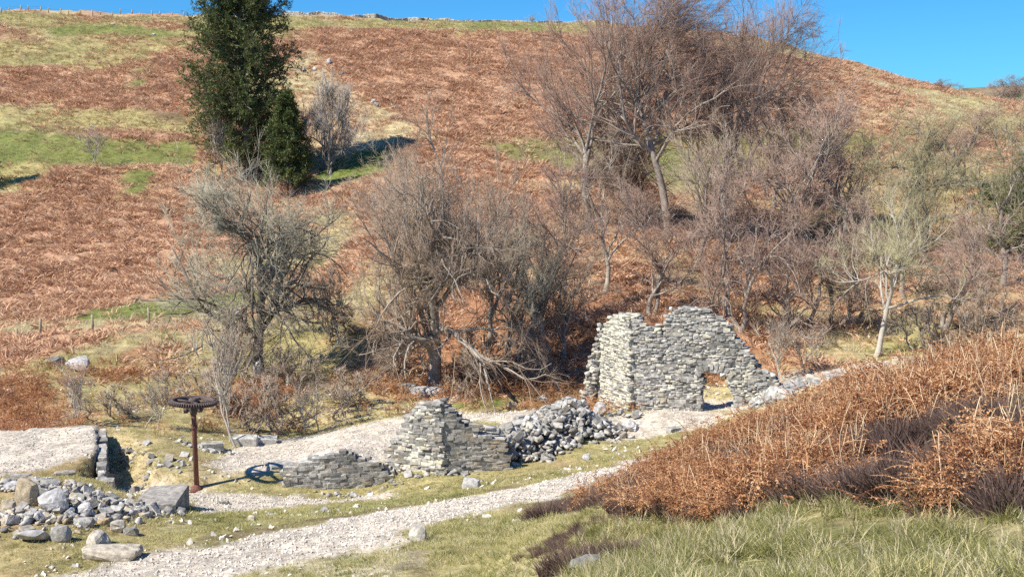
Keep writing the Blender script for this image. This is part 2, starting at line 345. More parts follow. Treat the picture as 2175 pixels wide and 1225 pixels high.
paint('green', [(640,1085),(900,1055),(1010,1040),(1000,1052),(780,1085),(650,1100)], .4, .6)
paint('heath', [(430,1140),(560,1122),(800,1080),(1100,1025),(1100,1034),(850,1080),(600,1128),(430,1155)], .25, .55)
paint('gravel', [(150,1230),(300,1186),(500,1148),(700,1106),(850,1081),(1000,1056),(1150,1022),(1260,1000),(1420,955),(1450,962),(1400,988),(1250,1035),(1150,1063),(1000,1098),(900,1122),(850,1150),(700,1176),(560,1205),(480,1232)], .7, 1)
paint('gravel', [(560,1190),(860,1150),(900,1200),(880,1240),(560,1240)], .5, .45)
paint('heath', [(845,1160),(890,1160),(920,1235),(850,1235)], .4, .5)
paint('heath', [(1150,1070),(1300,1030),(1500,955),(1620,920),(2030,800),(2175,785),(2175,1095),(1900,1050),(1700,1085),(1500,1120),(1330,1110),(1230,1085)], .5, .85)
paint('litter', [(-100,1030),(140,1025),(330,1050),(380,1110),(300,1140),(60,1130),(-100,1130)], .6, .38)
paint('straw', [(-100,1030),(140,1025),(330,1050),(380,1110),(300,1140),(60,1130),(-100,1130)], .9, .45)
paint('heath', [(1300,1150),(1500,1150),(1700,1100),(1900,1110),(2175,1130),(2175,1240),(1300,1240)], .8, .45)
paint('green', [(1300,1150),(1500,1150),(1700,1100),(1900,1110),(2175,1130),(2175,1240),(1300,1240)], .8, .5)
tot = sum(W.values()); 
for k in TYPES: W[k] /= np.maximum(tot, 1e-6)

# ------------------------------------------------------------------ relief
far = sstep(48, 60, GY); amp = .05 + .12 * W['bracken'] * far + .05 * W['yellow']
GZ = GZ + (fine - .5) * (0.12 * (1 - W['gravel']) + .03) * (1 + 1.8 * far) + (mid - .5) * far * 1.1 * sstep(60, 90, GY)
# spurs and sheep terraces of the far hill
GZ = GZ + far * (fbm(GX / 9 + GY / 30, GY / 3.2, 44) - .5) * 1.15 * sstep(70, 100, GY)
# the gravel terrace at the left and the sunken strip beside it
tm_ = poly_mask([(-200,934),(0,932),(214,927),(215,1002),(100,1012),(-200,1016)], .12, .2)
GZ = GZ * (1 - tm_) + (1.0 + .02 * (fine - .5)) * tm_
pm_ = poly_mask([(224,935),(300,965),(330,1012),(420,1040),(330,1045),(240,1040),(218,1020)], .3, .3); GZ = GZ - .42 * pm_
for px, py, Y, dep, rx, ry in [(1965, 985, 12.6, 1.3, .95, .7), (1915, 1065, 10.9, .55, .45, .35), (1600, 1215, 8.8, .35, .5, .35)]:   # peaty hollows in the bank, their shade deepened by the dark heath colour
    c = hit(px, py); GZ = GZ - dep * np.exp(-(((GX - c[0]) / rx) ** 2 + ((GY - c[1]) / ry) ** 2) ** 3)
ALB = {'bracken': (.43, .265, .17), 'green': (.15, .185, .05), 'yellow': (.33, .30, .13), 'straw': (.50, .42, .25),
       'gravel': (.58, .53, .455), 'heath': (.085, .055, .042), 'litter': (.33, .155, .085)}  # heath: brown soil, darkened further to paint shade into the bank hollows
colr = sum(W[k][..., None] * np.array(ALB[k]) for k in TYPES)
vv = (0.80 + .4 * fbm(GX / 2.2, GY / 3, 77))[..., None]
colr = colr * vv
V = np.stack([GX, GY, GZ], 2).reshape(-1, 3)
idx = np.arange(NR * NCOL).reshape(NR, NCOL)
F = np.stack([idx[:-1, :-1], idx[:-1, 1:], idx[1:, 1:], idx[1:, :-1]], 2).reshape(-1, 4)
m, N, L, b = mat_new('ground', .95, .1)
at_ = N.new('ShaderNodeAttribute'); at_.attribute_name = 'soil'
gv = N.new('ShaderNodeAttribute'); gv.attribute_name = 'stony'
geo = N.new('ShaderNodeNewGeometry')
def noise_node(sc, det=4, ro=.6):
    n = N.new('ShaderNodeTexNoise'); n.inputs['Scale'].default_value = sc; n.inputs['Detail'].default_value = det; n.inputs['Roughness'].default_value = ro
    L.new(geo.outputs['Position'], n.inputs['Vector']); return n
n1 = noise_node(1.6, 8, .7); n2 = noise_node(9, 6, .7); vo = N.new('ShaderNodeTexVoronoi'); vo.inputs['Scale'].default_value = 9; L.new(geo.outputs['Position'], vo.inputs['Vector'])
r1 = ramp(N, [(.3, (.55, .52, .50)), (.5, (.98, .98, .98)), (.7, (1.45, 1.42, 1.36))]); L.new(n1.outputs['Fac'], r1.inputs[0])
r2 = ramp(N, [(.3, (.62, .60, .58)), (.52, (1, 1, 1)), (.72, (1.32, 1.30, 1.26))]); L.new(n2.outputs['Fac'], r2.inputs[0])
def mul(a, b_, f=1.0):
    x = N.new('ShaderNodeMix'); x.data_type = 'RGBA'; x.blend_type = 'MULTIPLY'; x.inputs[0].default_value = f
    L.new(a, x.inputs[6]); L.new(b_, x.inputs[7]); return x
x1 = mul(at_.outputs['Color'], r1.outputs[0]); x2 = mul(x1.outputs[2], r2.outputs[0])
r3 = ramp(N, [(0, (.65, .63, .60)), (.5, (1, .99, .97)), (1, (1.25, 1.23, 1.2))]); L.new(vo.outputs['Color'], r3.inputs[0])
x3 = mul(x2.outputs[2], r3.outputs[0]); L.new(gv.outputs['Fac'], x3.inputs[0])
L.new(x3.outputs[2], b.inputs['Base Color'])
bp = N.new('ShaderNodeBump'); bp.inputs['Strength'].default_value = .9; bp.inputs['Distance'].default_value = .12
ad = N.new('ShaderNodeMath'); ad.operation = 'MULTIPLY_ADD'; ad.inputs[1].default_value = .35
L.new(n2.outputs['Fac'], ad.inputs[0]); L.new(n1.outputs['Fac'], ad.inputs[2]); L.new(ad.outputs[0], bp.inputs['Height']); L.new(bp.outputs[0], b.inputs['Normal'])
M['ground'] = m
me = np_mesh('hillside_ground', V, F, m, True)
ca = me.color_attributes.new('soil', 'FLOAT_COLOR', 'POINT'); ca.data.foreach_set('color', np.concatenate([colr, np.ones((NR, NCOL, 1))], 2).astype(np.float32).ravel())
ga = me.attributes.new('stony', 'FLOAT', 'POINT'); ga.data.foreach_set('value', W['gravel'].astype(np.float32).ravel())
tag(link('ground', me), 'valley floor and far hillside of rust bracken, turf and pale gravel', kind='structure')
def hz(x, y):
    return samp(GZ, np.atleast_1d(np.asarray(x, float)), np.atleast_1d(np.asarray(y, float)))
def h1(x, y): return float(hz(x, y)[0])
# the next hill, beyond the right end of the skyline
uu = np.linspace(-1, 1, 90); rr = np.linspace(0, 1, 50)
hx = 120 + uu[None] * 150 + 0 * rr[:, None]; hy = 235 + rr[:, None] * 150 + 0 * uu[None]
prof = 8 + 17.5 * np.sin(np.pi * np.clip(rr * .75, 0, .5))[:, None]
hzv = prof * (1 - .10 * np.exp(-((uu[None] + .30) / .25) ** 2)) + (uu[None] * 4.5) + (fbm(hx / 18, hy / 18, 5) - .5) * 2.5
ii = np.arange(90 * 50).reshape(50, 90)
m, N, L, b = mat_new('far_hill', .95, .1)
g = N.new('ShaderNodeNewGeometry'); n = N.new('ShaderNodeTexNoise'); n.inputs['Scale'].default_value = .12; n.inputs['Detail'].default_value = 8; L.new(g.outputs['Position'], n.inputs['Vector'])
r = ramp(N, [(.35, (.10, .11, .06)), (.5, (.19, .165, .10)), (.65, (.28, .20, .13))]); L.new(n.outputs['Fac'], r.inputs[0]); L.new(r.outputs[0], b.inputs['Base Color'])
tag(link('far_hill', np_mesh('far_hill', np.stack([hx, hy, hzv], 2).reshape(-1, 3), np.stack([ii[:-1, :-1], ii[:-1, 1:], ii[1:, 1:], ii[1:, :-1]], 2).reshape(-1, 4), m, True)),
    'dull olive moor beyond the dip at the right end of the skyline', kind='structure')
# wide plain so that the ground reaches the horizon behind everything
pv = np.array([(-1500, -40, -6), (1500, -40, -6), (1500, 2000, -6), (-1500, 2000, -6)], float)
tag(link('moorland', np_mesh('moorland', pv, np.array([[0, 1, 2, 3]]), m)), 'moorland plain below and beyond the hills', kind='structure')

# ------------------------------------------------------------------ stones
def hull_mesh(name, pts, mat):
    bm = bmesh.new()
    for p in pts: bm.verts.new(p)
    r_ = bmesh.ops.convex_hull(bm, input=bm.verts)
    bmesh.ops.delete(bm, geom=[v for v in bm.verts if not v.link_faces], context='VERTS')
    bmesh.ops.triangulate(bm, faces=bm.faces)
    me = bpy.data.meshes.new(name); bm.to_mesh(me); bm.free()
    if mat: me.materials.append(mat)
    return me
def block_pts(r_, j=.07, ch=.075):
    out = []
    for sx in (-.5, .5):
        for sy in (-.5, .5):
            for sz in (-.5, .5):
                c = np.array([sx, sy, sz]) + r_.uniform(-j, j, 3)
                for ax in range(3):
                    d = c.copy(); d[ax] -= math.copysign(ch * r_.uniform(.4, 1.6), c[ax]); out.append(d)
    return out
def rock_pts(r_, n=16, e=.7):
    q = r_.normal(size=(n, 3)); q /= np.abs(q).max(1)[:, None] ** e * np.linalg.norm(q, axis=1)[:, None] ** (1 - e)
    return q * .5 * r_.uniform(.82, 1.0, (n, 1))
rs = np.random.default_rng(5)
BLK = {k: [hull_mesh('stone_block', block_pts(rs), M[k]) for _ in range(8)] for k in ('stone', 'stone_warm', 'stone_dark')}
ROCK = {k: [hull_mesh('angular_stone', rock_pts(rs, 15), M[k]) for _ in range(8)] for k in ('stone', 'stone_pale', 'stone_dark', 'stone_tan')}
def craggy(name, pts, mat, seed):
    """a boulder: faceted hull, edges worn and surface pitted"""
    from mathutils import noise as mn
    me = hull_mesh(name, pts, mat); bm = bmesh.new(); bm.from_mesh(me)
    bmesh.ops.subdivide_edges(bm, edges=bm.edges, cuts=3, use_grid_fill=True, smooth=.25)
    for v in bm.verts:
        q = v.co * 4 + Vector((seed * 3.1, 0, 0)); v.co += v.co.normalized() * ((mn.noise(q) * .045) + mn.noise(q * 3) * .02)
    bm.to_mesh(me); bm.free(); return me
CRAG = {k: [craggy('boulder', rock_pts(rs, 15, .8), M[k], i) for i in range(6)] for k in ('stone', 'stone_pale', 'stone_dark', 'stone_tan')}
CSLAB = {k: [craggy('slab', block_pts(rs, .13, .12), M[k], i) for i in range(4)] for k in ('stone', 'stone_pale', 'stone_dark', 'stone_tan')}
def arrays(me):
    v = np.empty(len(me.vertices) * 3, np.float32); me.vertices.foreach_get('co', v)
    f = np.empty(len(me.polygons) * 3, np.int32); me.polygons.foreach_get('vertices', f)
    return v.reshape(-1, 3), f.reshape(-1, 3)
def joined(name, items, mat, parent=None, smooth=False):
    """items: (mesh, loc, rot, scale) -> one mesh"""
    Vs, Fs, o = [], [], 0; cache = {}
    for me_, loc, rot, scl in items:
        if me_.name not in cache: cache[me_.name] = arrays(me_)
        v, f = cache[me_.name]
        Rm = np.array(Euler(rot).to_matrix())
        Vs.append((v * np.array(scl)) @ Rm.T + np.array(loc)); Fs.append(f + o); o += len(v)
    return link(name, np_mesh(name, np.concatenate(Vs), np.concatenate(Fs), mat, smooth), parent)

def inpoly(x, y, poly):
    c = False; n = len(poly)
    for i in range(n):
        ax, ay = poly[i]; bx, by = poly[(i + 1) % n]
        if (ay > y) != (by > y) and x < (bx - ax) * (y - ay) / (by - ay) + ax: c = not c
    return c
def ray_plane(px, py, p0, d):
    """(distance along the wall, height) where a line of sight meets the wall's upright plane"""
    u = (px - 1087.5) / FPX; v = (612.5 - py) / FPX
    D = np.array([u, CP + v * SP, -SP + v * CP]); n = np.array([-d[1], d[0]])
    t = (n @ np.array(p0)) / (n @ D[:2]); q = CAM + D * t
    return float((q[:2] - np.array(p0)) @ d), float(q[2])
class Wall:
    """coursed rubble wall: every stone a piece, in two skins over a recessed core"""
    def __init__(s, root): s.root = root; s.items = []; s.core = []
    def face(s, p0, p1, outline, hole=None, thick=.6, ch=.17, ln=(.2, .5), mats=('stone',), seed=1, tilt=0.0, slope=0.0, ragged=.06):
        r_ = np.random.default_rng(seed); p0 = np.array(p0, float); p1 = np.array(p1, float)
        d = (p1 - p0) / np.linalg.norm(p1 - p0); nrm = np.array([d[1], -d[0]])     # towards the viewer
        if nrm[1] > 0: nrm = -nrm
        pl = [ray_plane(x, y, p0, d) for x, y in outline]
        hl = [ray_plane(x, y, p0, d) for x, y in hole] if hole else None
        z0 = min(q[1] for q in pl); z1 = max(q[1] for q in pl); s0 = min(q[0] for q in pl); s1 = max(q[0] for q in pl)
        ang = math.atan2(d[1], d[0])
        for skin in (0, 1):
            z = z0
            while z < z1:
                h = ch * r_.uniform(.65, 1.35); x = s0 + r_.uniform(-.2, 0)
                while x < s1:
                    l = r_.uniform(*ln) * (1.25 if r_.random() < .15 else 1)
                    xc = x + l / 2; zc = z + h / 2 + slope * (xc - s0)
                    dz = r_.normal(0, ragged)
                    if inpoly(xc, zc + dz, pl) and not (hl and inpoly(xc, zc, hl)) and r_.random() > .012:
                        dep = .26 * r_.uniform(.85, 1.2); off = r_.normal(0, .014)
                        c2 = p0 + d * xc - nrm * ((dep / 2 - off) if skin == 0 else (thick - dep / 2))
                        s.items.append((mats[int(r_.integers(len(mats)))], int(r_.integers(8)), (c2[0], c2[1], zc),
                            (r_.normal(0, .03), -slope + r_.normal(0, .035), ang + r_.normal(0, .04)), (l * 1.05, dep, h * 1.08), skin))
                    x += l
                z += h
        cw = .16; x = s0
        while x < s1:                 # the core, a stack of cells set back behind the skins
            zz = z0
            while zz < z1:
                if all(inpoly(x + a, zz + b_, pl) and not (hl and inpoly(x + a, zz + b_, hl)) for a in (-.04, cw + .04) for b_ in (-.04, cw + .09)):
                    c2 = p0 + d * (x + cw / 2) - nrm * (thick / 2)
                    s.core.append(((c2[0], c2[1], zz + cw / 2), ang, (cw + .002, thick - .16, cw + .002)))
                zz += cw
            x += cw
    def finish(s, n=300, corename='rubble_core'):
        key = sorted(range(len(s.items)), key=lambda i: -(s.items[i][4][0] * s.items[i][4][2] * (1 if s.items[i][5] == 0 else .02)))
        for i in key[:n]:
            mk, k, loc, rot, scl, _ = s.items[i]
            link('stone', BLK[mk][k], s.root, np.array(loc) - np.array(s.root.location), rot, scl)
        rest = {}
        for i in key[n:]: rest.setdefault(s.items[i][0], []).append(i)
        off = np.array(s.root.location)
        for mk, ids in rest.items():
            o = joined('small_stones', [(BLK[mk][s.items[i][1]], np.array(s.items[i][2]) - off, s.items[i][3], s.items[i][4]) for i in ids], M[mk], s.root)
            tag(o, kind='stuff')
        cube = hull_mesh('core_cell', [(a, b_, c) for a in (-.5, .5) for b_ in (-.5, .5) for c in (-.5, .5)], None)
        if s.core: joined(corename, [(cube, np.array(l) - off, (0, 0, a), sc) for l, a, sc in s.core], M['core'], s.root)

# the tall ruin with the arch
C0 = at(1335, 872, 45.2)
root = empty('ruined_wall', (C0[0], C0[1], h1(C0[0], C0[1])))
tag(root, 'tall roofless corner of grey coursed stonework with a broken arched doorway', 'ruin')
wl = Wall(root)
wl.face((4.86, 45.2), (11.2, 43.9),
    [(1334,900),(1334,672),(1362,674),(1368,690),(1400,698),(1412,706),(1413,672),(1450,657),(1462,654),(1500,657),(1512,668),(1540,686),(1562,712),(1585,738),(1600,765),(1612,785),(1648,800),(1672,850),(1672,900)],
    [(1487,905),(1494,800),(1484,798),(1494,790),(1530,792),(1545,812),(1556,835),(1560,905)],
    mats=('stone', 'stone', 'stone_dark', 'stone', 'stone', 'stone', 'stone_dark', 'stone_warm'), seed=3, ch=.105, ln=(.12, .30), slope=-.025, ragged=.09)
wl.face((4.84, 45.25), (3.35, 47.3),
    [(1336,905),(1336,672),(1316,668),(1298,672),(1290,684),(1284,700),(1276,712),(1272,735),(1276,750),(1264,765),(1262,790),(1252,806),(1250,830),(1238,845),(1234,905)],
    mats=('stone_warm', 'stone_warm', 'stone_warm', 'stone'), seed=4, ch=.10, ln=(.11, .27), thick=.6, ragged=.09)  # sun-facing side: part of its brightness is in the stone colour
# rough tumbled stones along the broken outer edge and at the foot
rb = np.random.default_rng(8)
for k in range(240):
    f = rb.random() ** .7; q = at(1284 - 40 * f + rb.normal(0, 5), 690 + 175 * f, 46.75 - .1 * f + rb.uniform(-.1, .35))
    sc = rb.uniform(.10, .24, 3) * (1.3, 1, .7)
    wl.items.append((('stone', 'stone_dark', 'stone_warm')[int(rb.integers(3))], int(rb.integers(8)), tuple(q), tuple(rb.uniform(-.5, .5, 3)), tuple(sc), 1 if k % 4 else 0))
wl.finish(296)
# the arch ring: wedge stones round the door head
arc = [(1482,800),(1490,792),(1500,787),(1511,785),(1522,786),(1533,790),(1543,797),(1551,807)]
dv = np.array([11.2 - 4.86, 43.9 - 45.2]); dv /= np.linalg.norm(dv)
for k, (x, y) in enumerate(arc):
    sx, sz = ray_plane(x, y - 8, (4.86, 45.2), dv); c2 = np.array([4.86, 45.2]) + dv * sx
    link('arch_stone', BLK['stone'][k % 8], root, (c2[0] + .02 - C0[0], c2[1] + .12 - C0[1], sz - root.location.z), (0, R(-38 + k * 11.5), math.atan2(dv[1], dv[0])), (.13, .34, .30))

# broken pillar in the middle
C1 = at(925, 1000, 36.6)
root = empty('broken_pillar', (C1[0], C1[1], h1(C1[0], C1[1])))
tag(root, 'stump of a grey stone wall rising to a jagged point between the low wall and rubble heap', 'ruin')
wl = Wall(root)
wl.face((C1[0] - 1.75, 37.0), (C1[0] + .1, 36.2), [(812,1045),(818,1000),(826,965),(822,945),(845,936),(842,915),(856,908),(862,885),(880,880),(884,862),(905,855),(935,858),(938,1045)], mats=('stone_dark', 'stone', 'stone_dark', 'stone_warm'), seed=11, ch=.10, ln=(.12, .36), thick=.8, ragged=.09)
wl.face((C1[0] + .05, 36.2), (C1[0] + 2.8, 36.5), [(930,1040),(930,858),(946,864),(960,872),(966,888),(985,890),(990,904),(1010,908),(1030,918),(1060,925),(1075,950),(1085,1040)], mats=('stone_dark', 'stone', 'stone_dark'), seed=12, ch=.10, ln=(.14, .42), thick=.8, slope=-.09, ragged=.10)
wl.finish(296)
# low retaining wall
q0 = at(600, 1050, 35.9); q1 = at(828, 1040, 36.4)
root = empty('low_stone_wall', (q0[0], q0[1], h1(q0[0], q0[1])))
tag(root, 'knee high collapsed grey wall with a humped top left of the broken pillar', 'wall')
wl = Wall(root)
wl.face(q0[:2], q1[:2], [(590,1070),(596,1010),(620,998),(645,985),(690,974),(720,964),(738,964),(770,976),(800,985),(828,1000),(830,1062),(700,1070)], mats=('stone_dark', 'stone', 'stone_dark', 'stone'), seed=21, ch=.11, ln=(.14, .4), thick=.5, slope=.03)
wl.finish(280)
# gravel platform's end wall (runs away from the viewer) and the two stub walls by the lower floor
def small_wall(label, p0, p1, outline, seed, thick=.45, mats=('stone_dark', 'stone'), ch=.14, n=120):
    z = h1(*p0[:2]); root = empty('retaining_wall', (p0[0], p0[1], z)); tag(root, label, 'wall')
    wl = Wall(root); wl.face(p0[:2], p1[:2], outline, seed=seed, thick=thick, mats=mats, ch=ch, ln=(.2, .55)); wl.finish(n)
    return root
a = at(150, 1040, 33.8); b_ = at(221, 1040, 33.6)
A_ = np.array([*at(214, 1035, 33.4)[:2]]); B_ = np.array([*at(219, 932, 40.6)[:2]])
root = empty('terrace_wall', (A_[0], A_[1], h1(*A_) - .3)); tag(root, 'upright wall end holding up the gravel terrace, its right face in deep shadow', 'wall')
wl = Wall(root); rw_ = np.random.default_rng(31); d_ = (B_ - A_); Ln_ = np.linalg.norm(d_); d_ /= Ln_; an_ = math.atan2(d_[1], d_[0])
for cz in range(8):
    x_ = 0
    while x_ < Ln_:
        l_ = rw_.uniform(.25, .6)
        if cz < 7 or rw_.random() < .6:
            c_ = A_ + d_ * (x_ + l_ / 2); wl.items.append((('stone_dark', 'stone')[int(rw_.integers(2))], int(rw_.integers(8)), (c_[0] + rw_.normal(0, .02), c_[1], -.25 + cz * .14 + .07), (0, rw_.normal(0, .03), an_), (l_, .26 * rw_.uniform(.8, 1.2), .142), 0))
        x_ += l_
wl.finish(200)
p = at(180, 1030, 33.3)
for k in range(3): link('stone', BLK['stone_dark'][k], root, (p[0] + .35 * k - A_[0], p[1] - A_[1], .12 + .04 * k), (0, .05, .1 * k), (.42, .4, .45))
p = at(343, 1085, 31.2)
tag(link('masonry_block', BLK['stone_dark'][0], None, (p[0], p[1], 1.0), (.03, -.02, .05), (1.2, 1.7, .8)), 'large flat topped grey masonry block beside a black gap in the lower gravel', 'stone block')
a = at(600, 880, 48.2)
# pale dressed edging stones behind the gravel floor
for k, (px, py, Y, sx, sy, sz) in enumerate([(520,948,42.4,1.0,.5,.45), (563,940,42.8,.9,.5,.3), (452,966,41,.8,.4,.3), (600,992,37.4,.9,.6,.12), (1430,905,41,.5,.3,.2)]):
    p = at(px, py, Y); lab = ['bluish square block at the back edge of the white gravel', 'flat bluish slab right of the square block behind the gravel', 'low grey kerb block at the left end of the white gravel',
        'flat tilted flagstone beside the wheel shadow', 'small squared stone on the gravel mound below the tall ruin'][k]
    tag(link('stone_block', BLK['stone'][k], None, (p[0], p[1], h1(p[0], p[1]) + sz * .3), (.05, .04, .15 * k), (sx, sy, sz)), lab, 'stone block')
# ------------------------------------------------------------------ trees
def unit(a): return a / np.maximum(np.linalg.norm(a, axis=-1, keepdims=True), 1e-9)
def grow(P0, D0, Ln, R0, K, wander, trop, tip=.25, r_=None, wind=0.0):
    """N branches of K segments; points (N,K+1,3), radii (N,K+1)"""
    n = len(P0); pts = np.empty((n, K + 1, 3)); pts[:, 0] = P0; d = unit(D0.copy())
    bias = r_.normal(size=(n, 3)) * .4
    for k in range(K):
        d = unit(d + r_.normal(size=(n, 3)) * wander + bias * wander + np.array([wind, 0, trop]))
        pts[:, k + 1] = pts[:, k] + d * (Ln / K)[:, None]
    rad = R0[:, None] * np.linspace(1, tip, K + 1)[None]
    return pts, rad
def spawn(pts, rad, n_each, t0, t1, ang, lratio, Ln, r_, rr=.6, up=0.0, tpow=1.0):
    """children along their parents"""
    n, K1, _ = pts.shape; par = np.repeat(np.arange(n), n_each)
    t = (t0 + (t1 - t0) * r_.random(len(par)) ** tpow) * (K1 - 1); k = np.minimum(t.astype(int), K1 - 2); f = (t - k)[:, None]
    a = pts[par, k]; b_ = pts[par, k + 1]; P0 = a * (1 - f) + b_ * f; tg = unit(b_ - a)
    rnd = unit(np.cross(tg, r_.normal(size=tg.shape))); th = r_.normal(ang, ang * .3, len(par))[:, None]
    D0 = unit(tg * np.cos(th) + rnd * np.sin(th) + np.array([0, 0, up]))
    rp = (rad[par, k] * (1 - f[:, 0]) + rad[par, k + 1] * f[:, 0])
    tt = t / (K1 - 1)
    return P0, D0, Ln[par] * lratio * r_.uniform(.6, 1.25, len(par)) * (1.15 - .55 * tt), rp * rr
def tubes(pts, rad, sides):
    n, K1, _ = pts.shape
    tg = np.empty_like(pts); tg[:, 1:-1] = pts[:, 2:] - pts[:, :-2]; tg[:, 0] = pts[:, 1] - pts[:, 0]; tg[:, -1] = pts[:, -1] - pts[:, -2]; tg = unit(tg)
    ref = np.where(np.abs(tg[:, :1, 2:3]) > .8, np.array([1.0, 0, 0]), np.array([0, 0, 1.0])) * np.ones_like(tg)
    u = unit(np.cross(tg, ref)); v = np.cross(tg, u)
    an = np.arange(sides) * 2 * np.pi / sides
    ring = pts[:, :, None] + rad[:, :, None, None] * (u[:, :, None] * np.cos(an)[None, None, :, None] + v[:, :, None] * np.sin(an)[None, None, :, None])
    V = ring.reshape(-1, 3); idx = np.arange(n * K1 * sides).reshape(n, K1, sides); nx = np.roll(idx, -1, 2)
    F = np.stack([idx[:, :-1], nx[:, :-1], nx[:, 1:], idx[:, 1:]], 3).reshape(-1, 4)
    return V, F
def spikes(p0, p1, r0):
    """fine twigs: three-sided, tapering to a point"""
    n = len(p0); tg = unit(p1 - p0); u = unit(np.cross(tg, np.array([.31, .22, .92]))); v = np.cross(tg, u)
    V = np.empty((n, 4, 3))
    for k in range(3):
        a = k * 2.0944; V[:, k] = p0 + r0[:, None] * (u * math.cos(a) + v * math.sin(a))
    V[:, 3] = p1; i = np.arange(n)[:, None] * 4
    F = np.concatenate([i + np.array([[a, (a + 1) % 3, 3]]) for a in range(3)], 0)
    return V.reshape(-1, 3), F
def cat_mesh(name, parts, mat, smooth=False):
    Vs, Fs, o = [], [], 0
    tri = any(f.shape[1] == 3 for v, f in parts)
    for v, f in parts:
        if tri and f.shape[1] == 4: f = np.concatenate([f[:, [0, 1, 2]], f[:, [0, 2, 3]]])
        Vs.append(v); Fs.append(f + o); o += len(v)
    return np_mesh(name, np.concatenate(Vs), np.concatenate(Fs), mat, smooth)
def bare_tree(seed, H, Rad, bark, twig, trunk_h=.35, nl=8, n2=8, n3=9, n4=6, ang=.75, trop=.10, lean=(0, 0), stems=1, gnarl=.18, wind=0.0, r0=None, leader=True, droop=0.0, tw=.008):
    """meshes of one leafless tree, base at the origin: trunk, limbs, crown of branchlets and twigs"""
    r_ = np.random.default_rng(seed); r0 = (r0 or H * .022) * .8
    base = np.zeros((stems, 3)); base[:, :2] = r_.normal(size=(stems, 2)) * (.0 if stems == 1 else .35)
    base[:, 2] = -.25
    D0 = np.array([[lean[0], lean[1], 1.0]] * stems) + (r_.normal(size=(stems, 3)) * [.35, .35, 0] if stems > 1 else 0)
    Lt = np.full(stems, H * (.85 if leader else trunk_h * 1.5)) * (r_.uniform(.75, 1.05, stems) if stems > 1 else 1)
    tp, tr = grow(base, D0, Lt, np.full(stems, r0), 10, .10 + gnarl * .35, .05, .16 if leader else .5, r_)
    tr[:, 0] *= 1.35
    a1 = spawn(tp, tr, nl, trunk_h if leader else .5, .98, ang, .62 if leader else 1.25, Lt, r_, .66, .12)
    lp, lr = grow(a1[0], a1[1], a1[2], a1[3], 8, gnarl, trop, .22, r_, wind)
    a2 = spawn(lp, lr, n2, .12, 1, .72, .6, a1[2], r_, .62, .05)
    bp_, br = grow(a2[0], a2[1], a2[2], np.maximum(a2[3], .024), 6, gnarl * 1.1, trop * .9 - droop * .5, .3, r_, wind * 1.2)
    a3 = spawn(bp_, br, n3, .1, 1, .6, .55, a2[2], r_, .6, .03)
    cp, cr = grow(a3[0], a3[1], a3[2], np.clip(a3[3], .009, .02), 3, gnarl * 1.1, trop - droop, .5, r_, wind * 1.6)
    a4 = spawn(cp, cr, n4, .1, 1, .48, .75, a3[2], r_, .7, .03)
    wp, wr = grow(a4[0], a4[1], np.maximum(a4[2], .35), np.full(len(a4[0]), tw), 1, gnarl * .5, trop * .6 - droop, .6, r_, wind * 2)
    allp = wp.reshape(-1, 3); hh = np.percentile(allp[:, 2], 99.3); cx = np.median(allp[:, :2], 0)
    rr = np.percentile(np.hypot(allp[:, 0] - cx[0], allp[:, 1] - cx[1]), 93)
    sz = H / hh; sx = Rad / rr
    def fit(p, r_k):
        q = p.copy(); zf = np.clip(q[..., 2:3] / hh, 0, 1); q[..., :2] += (np.array(lean) * H * .4 - cx) * np.clip(zf, 0, 1); q[..., :2] *= 1 + (sx - 1) * np.clip(zf * 4, 0, 1); q[..., 2] *= sz; return q
    me_t = cat_mesh('trunk', [tubes(fit(tp, 0), tr, 8)], bark, True)
    me_l = cat_mesh('limbs', [tubes(fit(lp, 0), lr, 5), tubes(fit(bp_, 0), br, 4)], bark, True)
    me_c = cat_mesh('crown', [tubes(fit(cp, 0), cr, 3), spikes(fit(wp, 0)[:, 0], fit(wp, 0)[:, 1], wr[:, 0])], twig)
    return me_t, me_l, me_c
def plant_tree(meshes, name, label, cat, xy, rz=0, s=1.0, group=None, sz=None, mats=None, sink=0.0):
    z = h1(*xy) - sink
    root = empty(name, (xy[0], xy[1], z), rz); root.scale = (s, s, sz or s); tag(root, label, cat, group)
    for nm, me_ in zip(('trunk', 'limbs', 'crown'), meshes):
        o = link(nm, me_, root)
    return root
def px_x(px, Y): return (px - 1087.5) / FPX * Y / CP * 1.0
def gx(px, py, Y): p = at(px, py, Y); return (p[0], p[1])

# main trees, each of its own build ---------------------------------------------------------
T = plant_tree
T(bare_tree(1, 10.8, 5.0, M['bark_dark'], M['twig_lichen'], .16, 20, 11, 9, 6, .95, .05, gnarl=.27, r0=.36, tw=.009),
  'bare_tree', 'broad lichen-grey bare tree with low twisting limbs in front of the evergreen', 'tree', gx(548, 790, 55))
T(bare_tree(2, 13.4, 4.2, M['bark'], M['twig_tan'], .1, 28, 10, 9, 6, 1.0, .05, gnarl=.19, r0=.42),
  'bare_tree', 'upright grey bare tree with a thick forked trunk on a stone ledge', 'tree', gx(920, 815, 52))
T(bare_tree(3, 20.8, 7.0, M['bark'], M['twig_purple'], .34, 26, 10, 9, 7, .85, .06, gnarl=.16, r0=.42, wind=.06),
  'bare_tree', 'tallest bare tree with a straight pale trunk, its top twigs against the sky', 'tree', gx(1415, 590, 78))
T(bare_tree(4, 17.2, 6.2, M['bark'], M['twig_purple'], .2, 22, 10, 9, 7, .9, .05, gnarl=.2, r0=.34),
  'bare_tree', 'reddish bare tree left of the tallest one, domed crown over the bracken slope', 'tree', gx(1255, 560, 80))
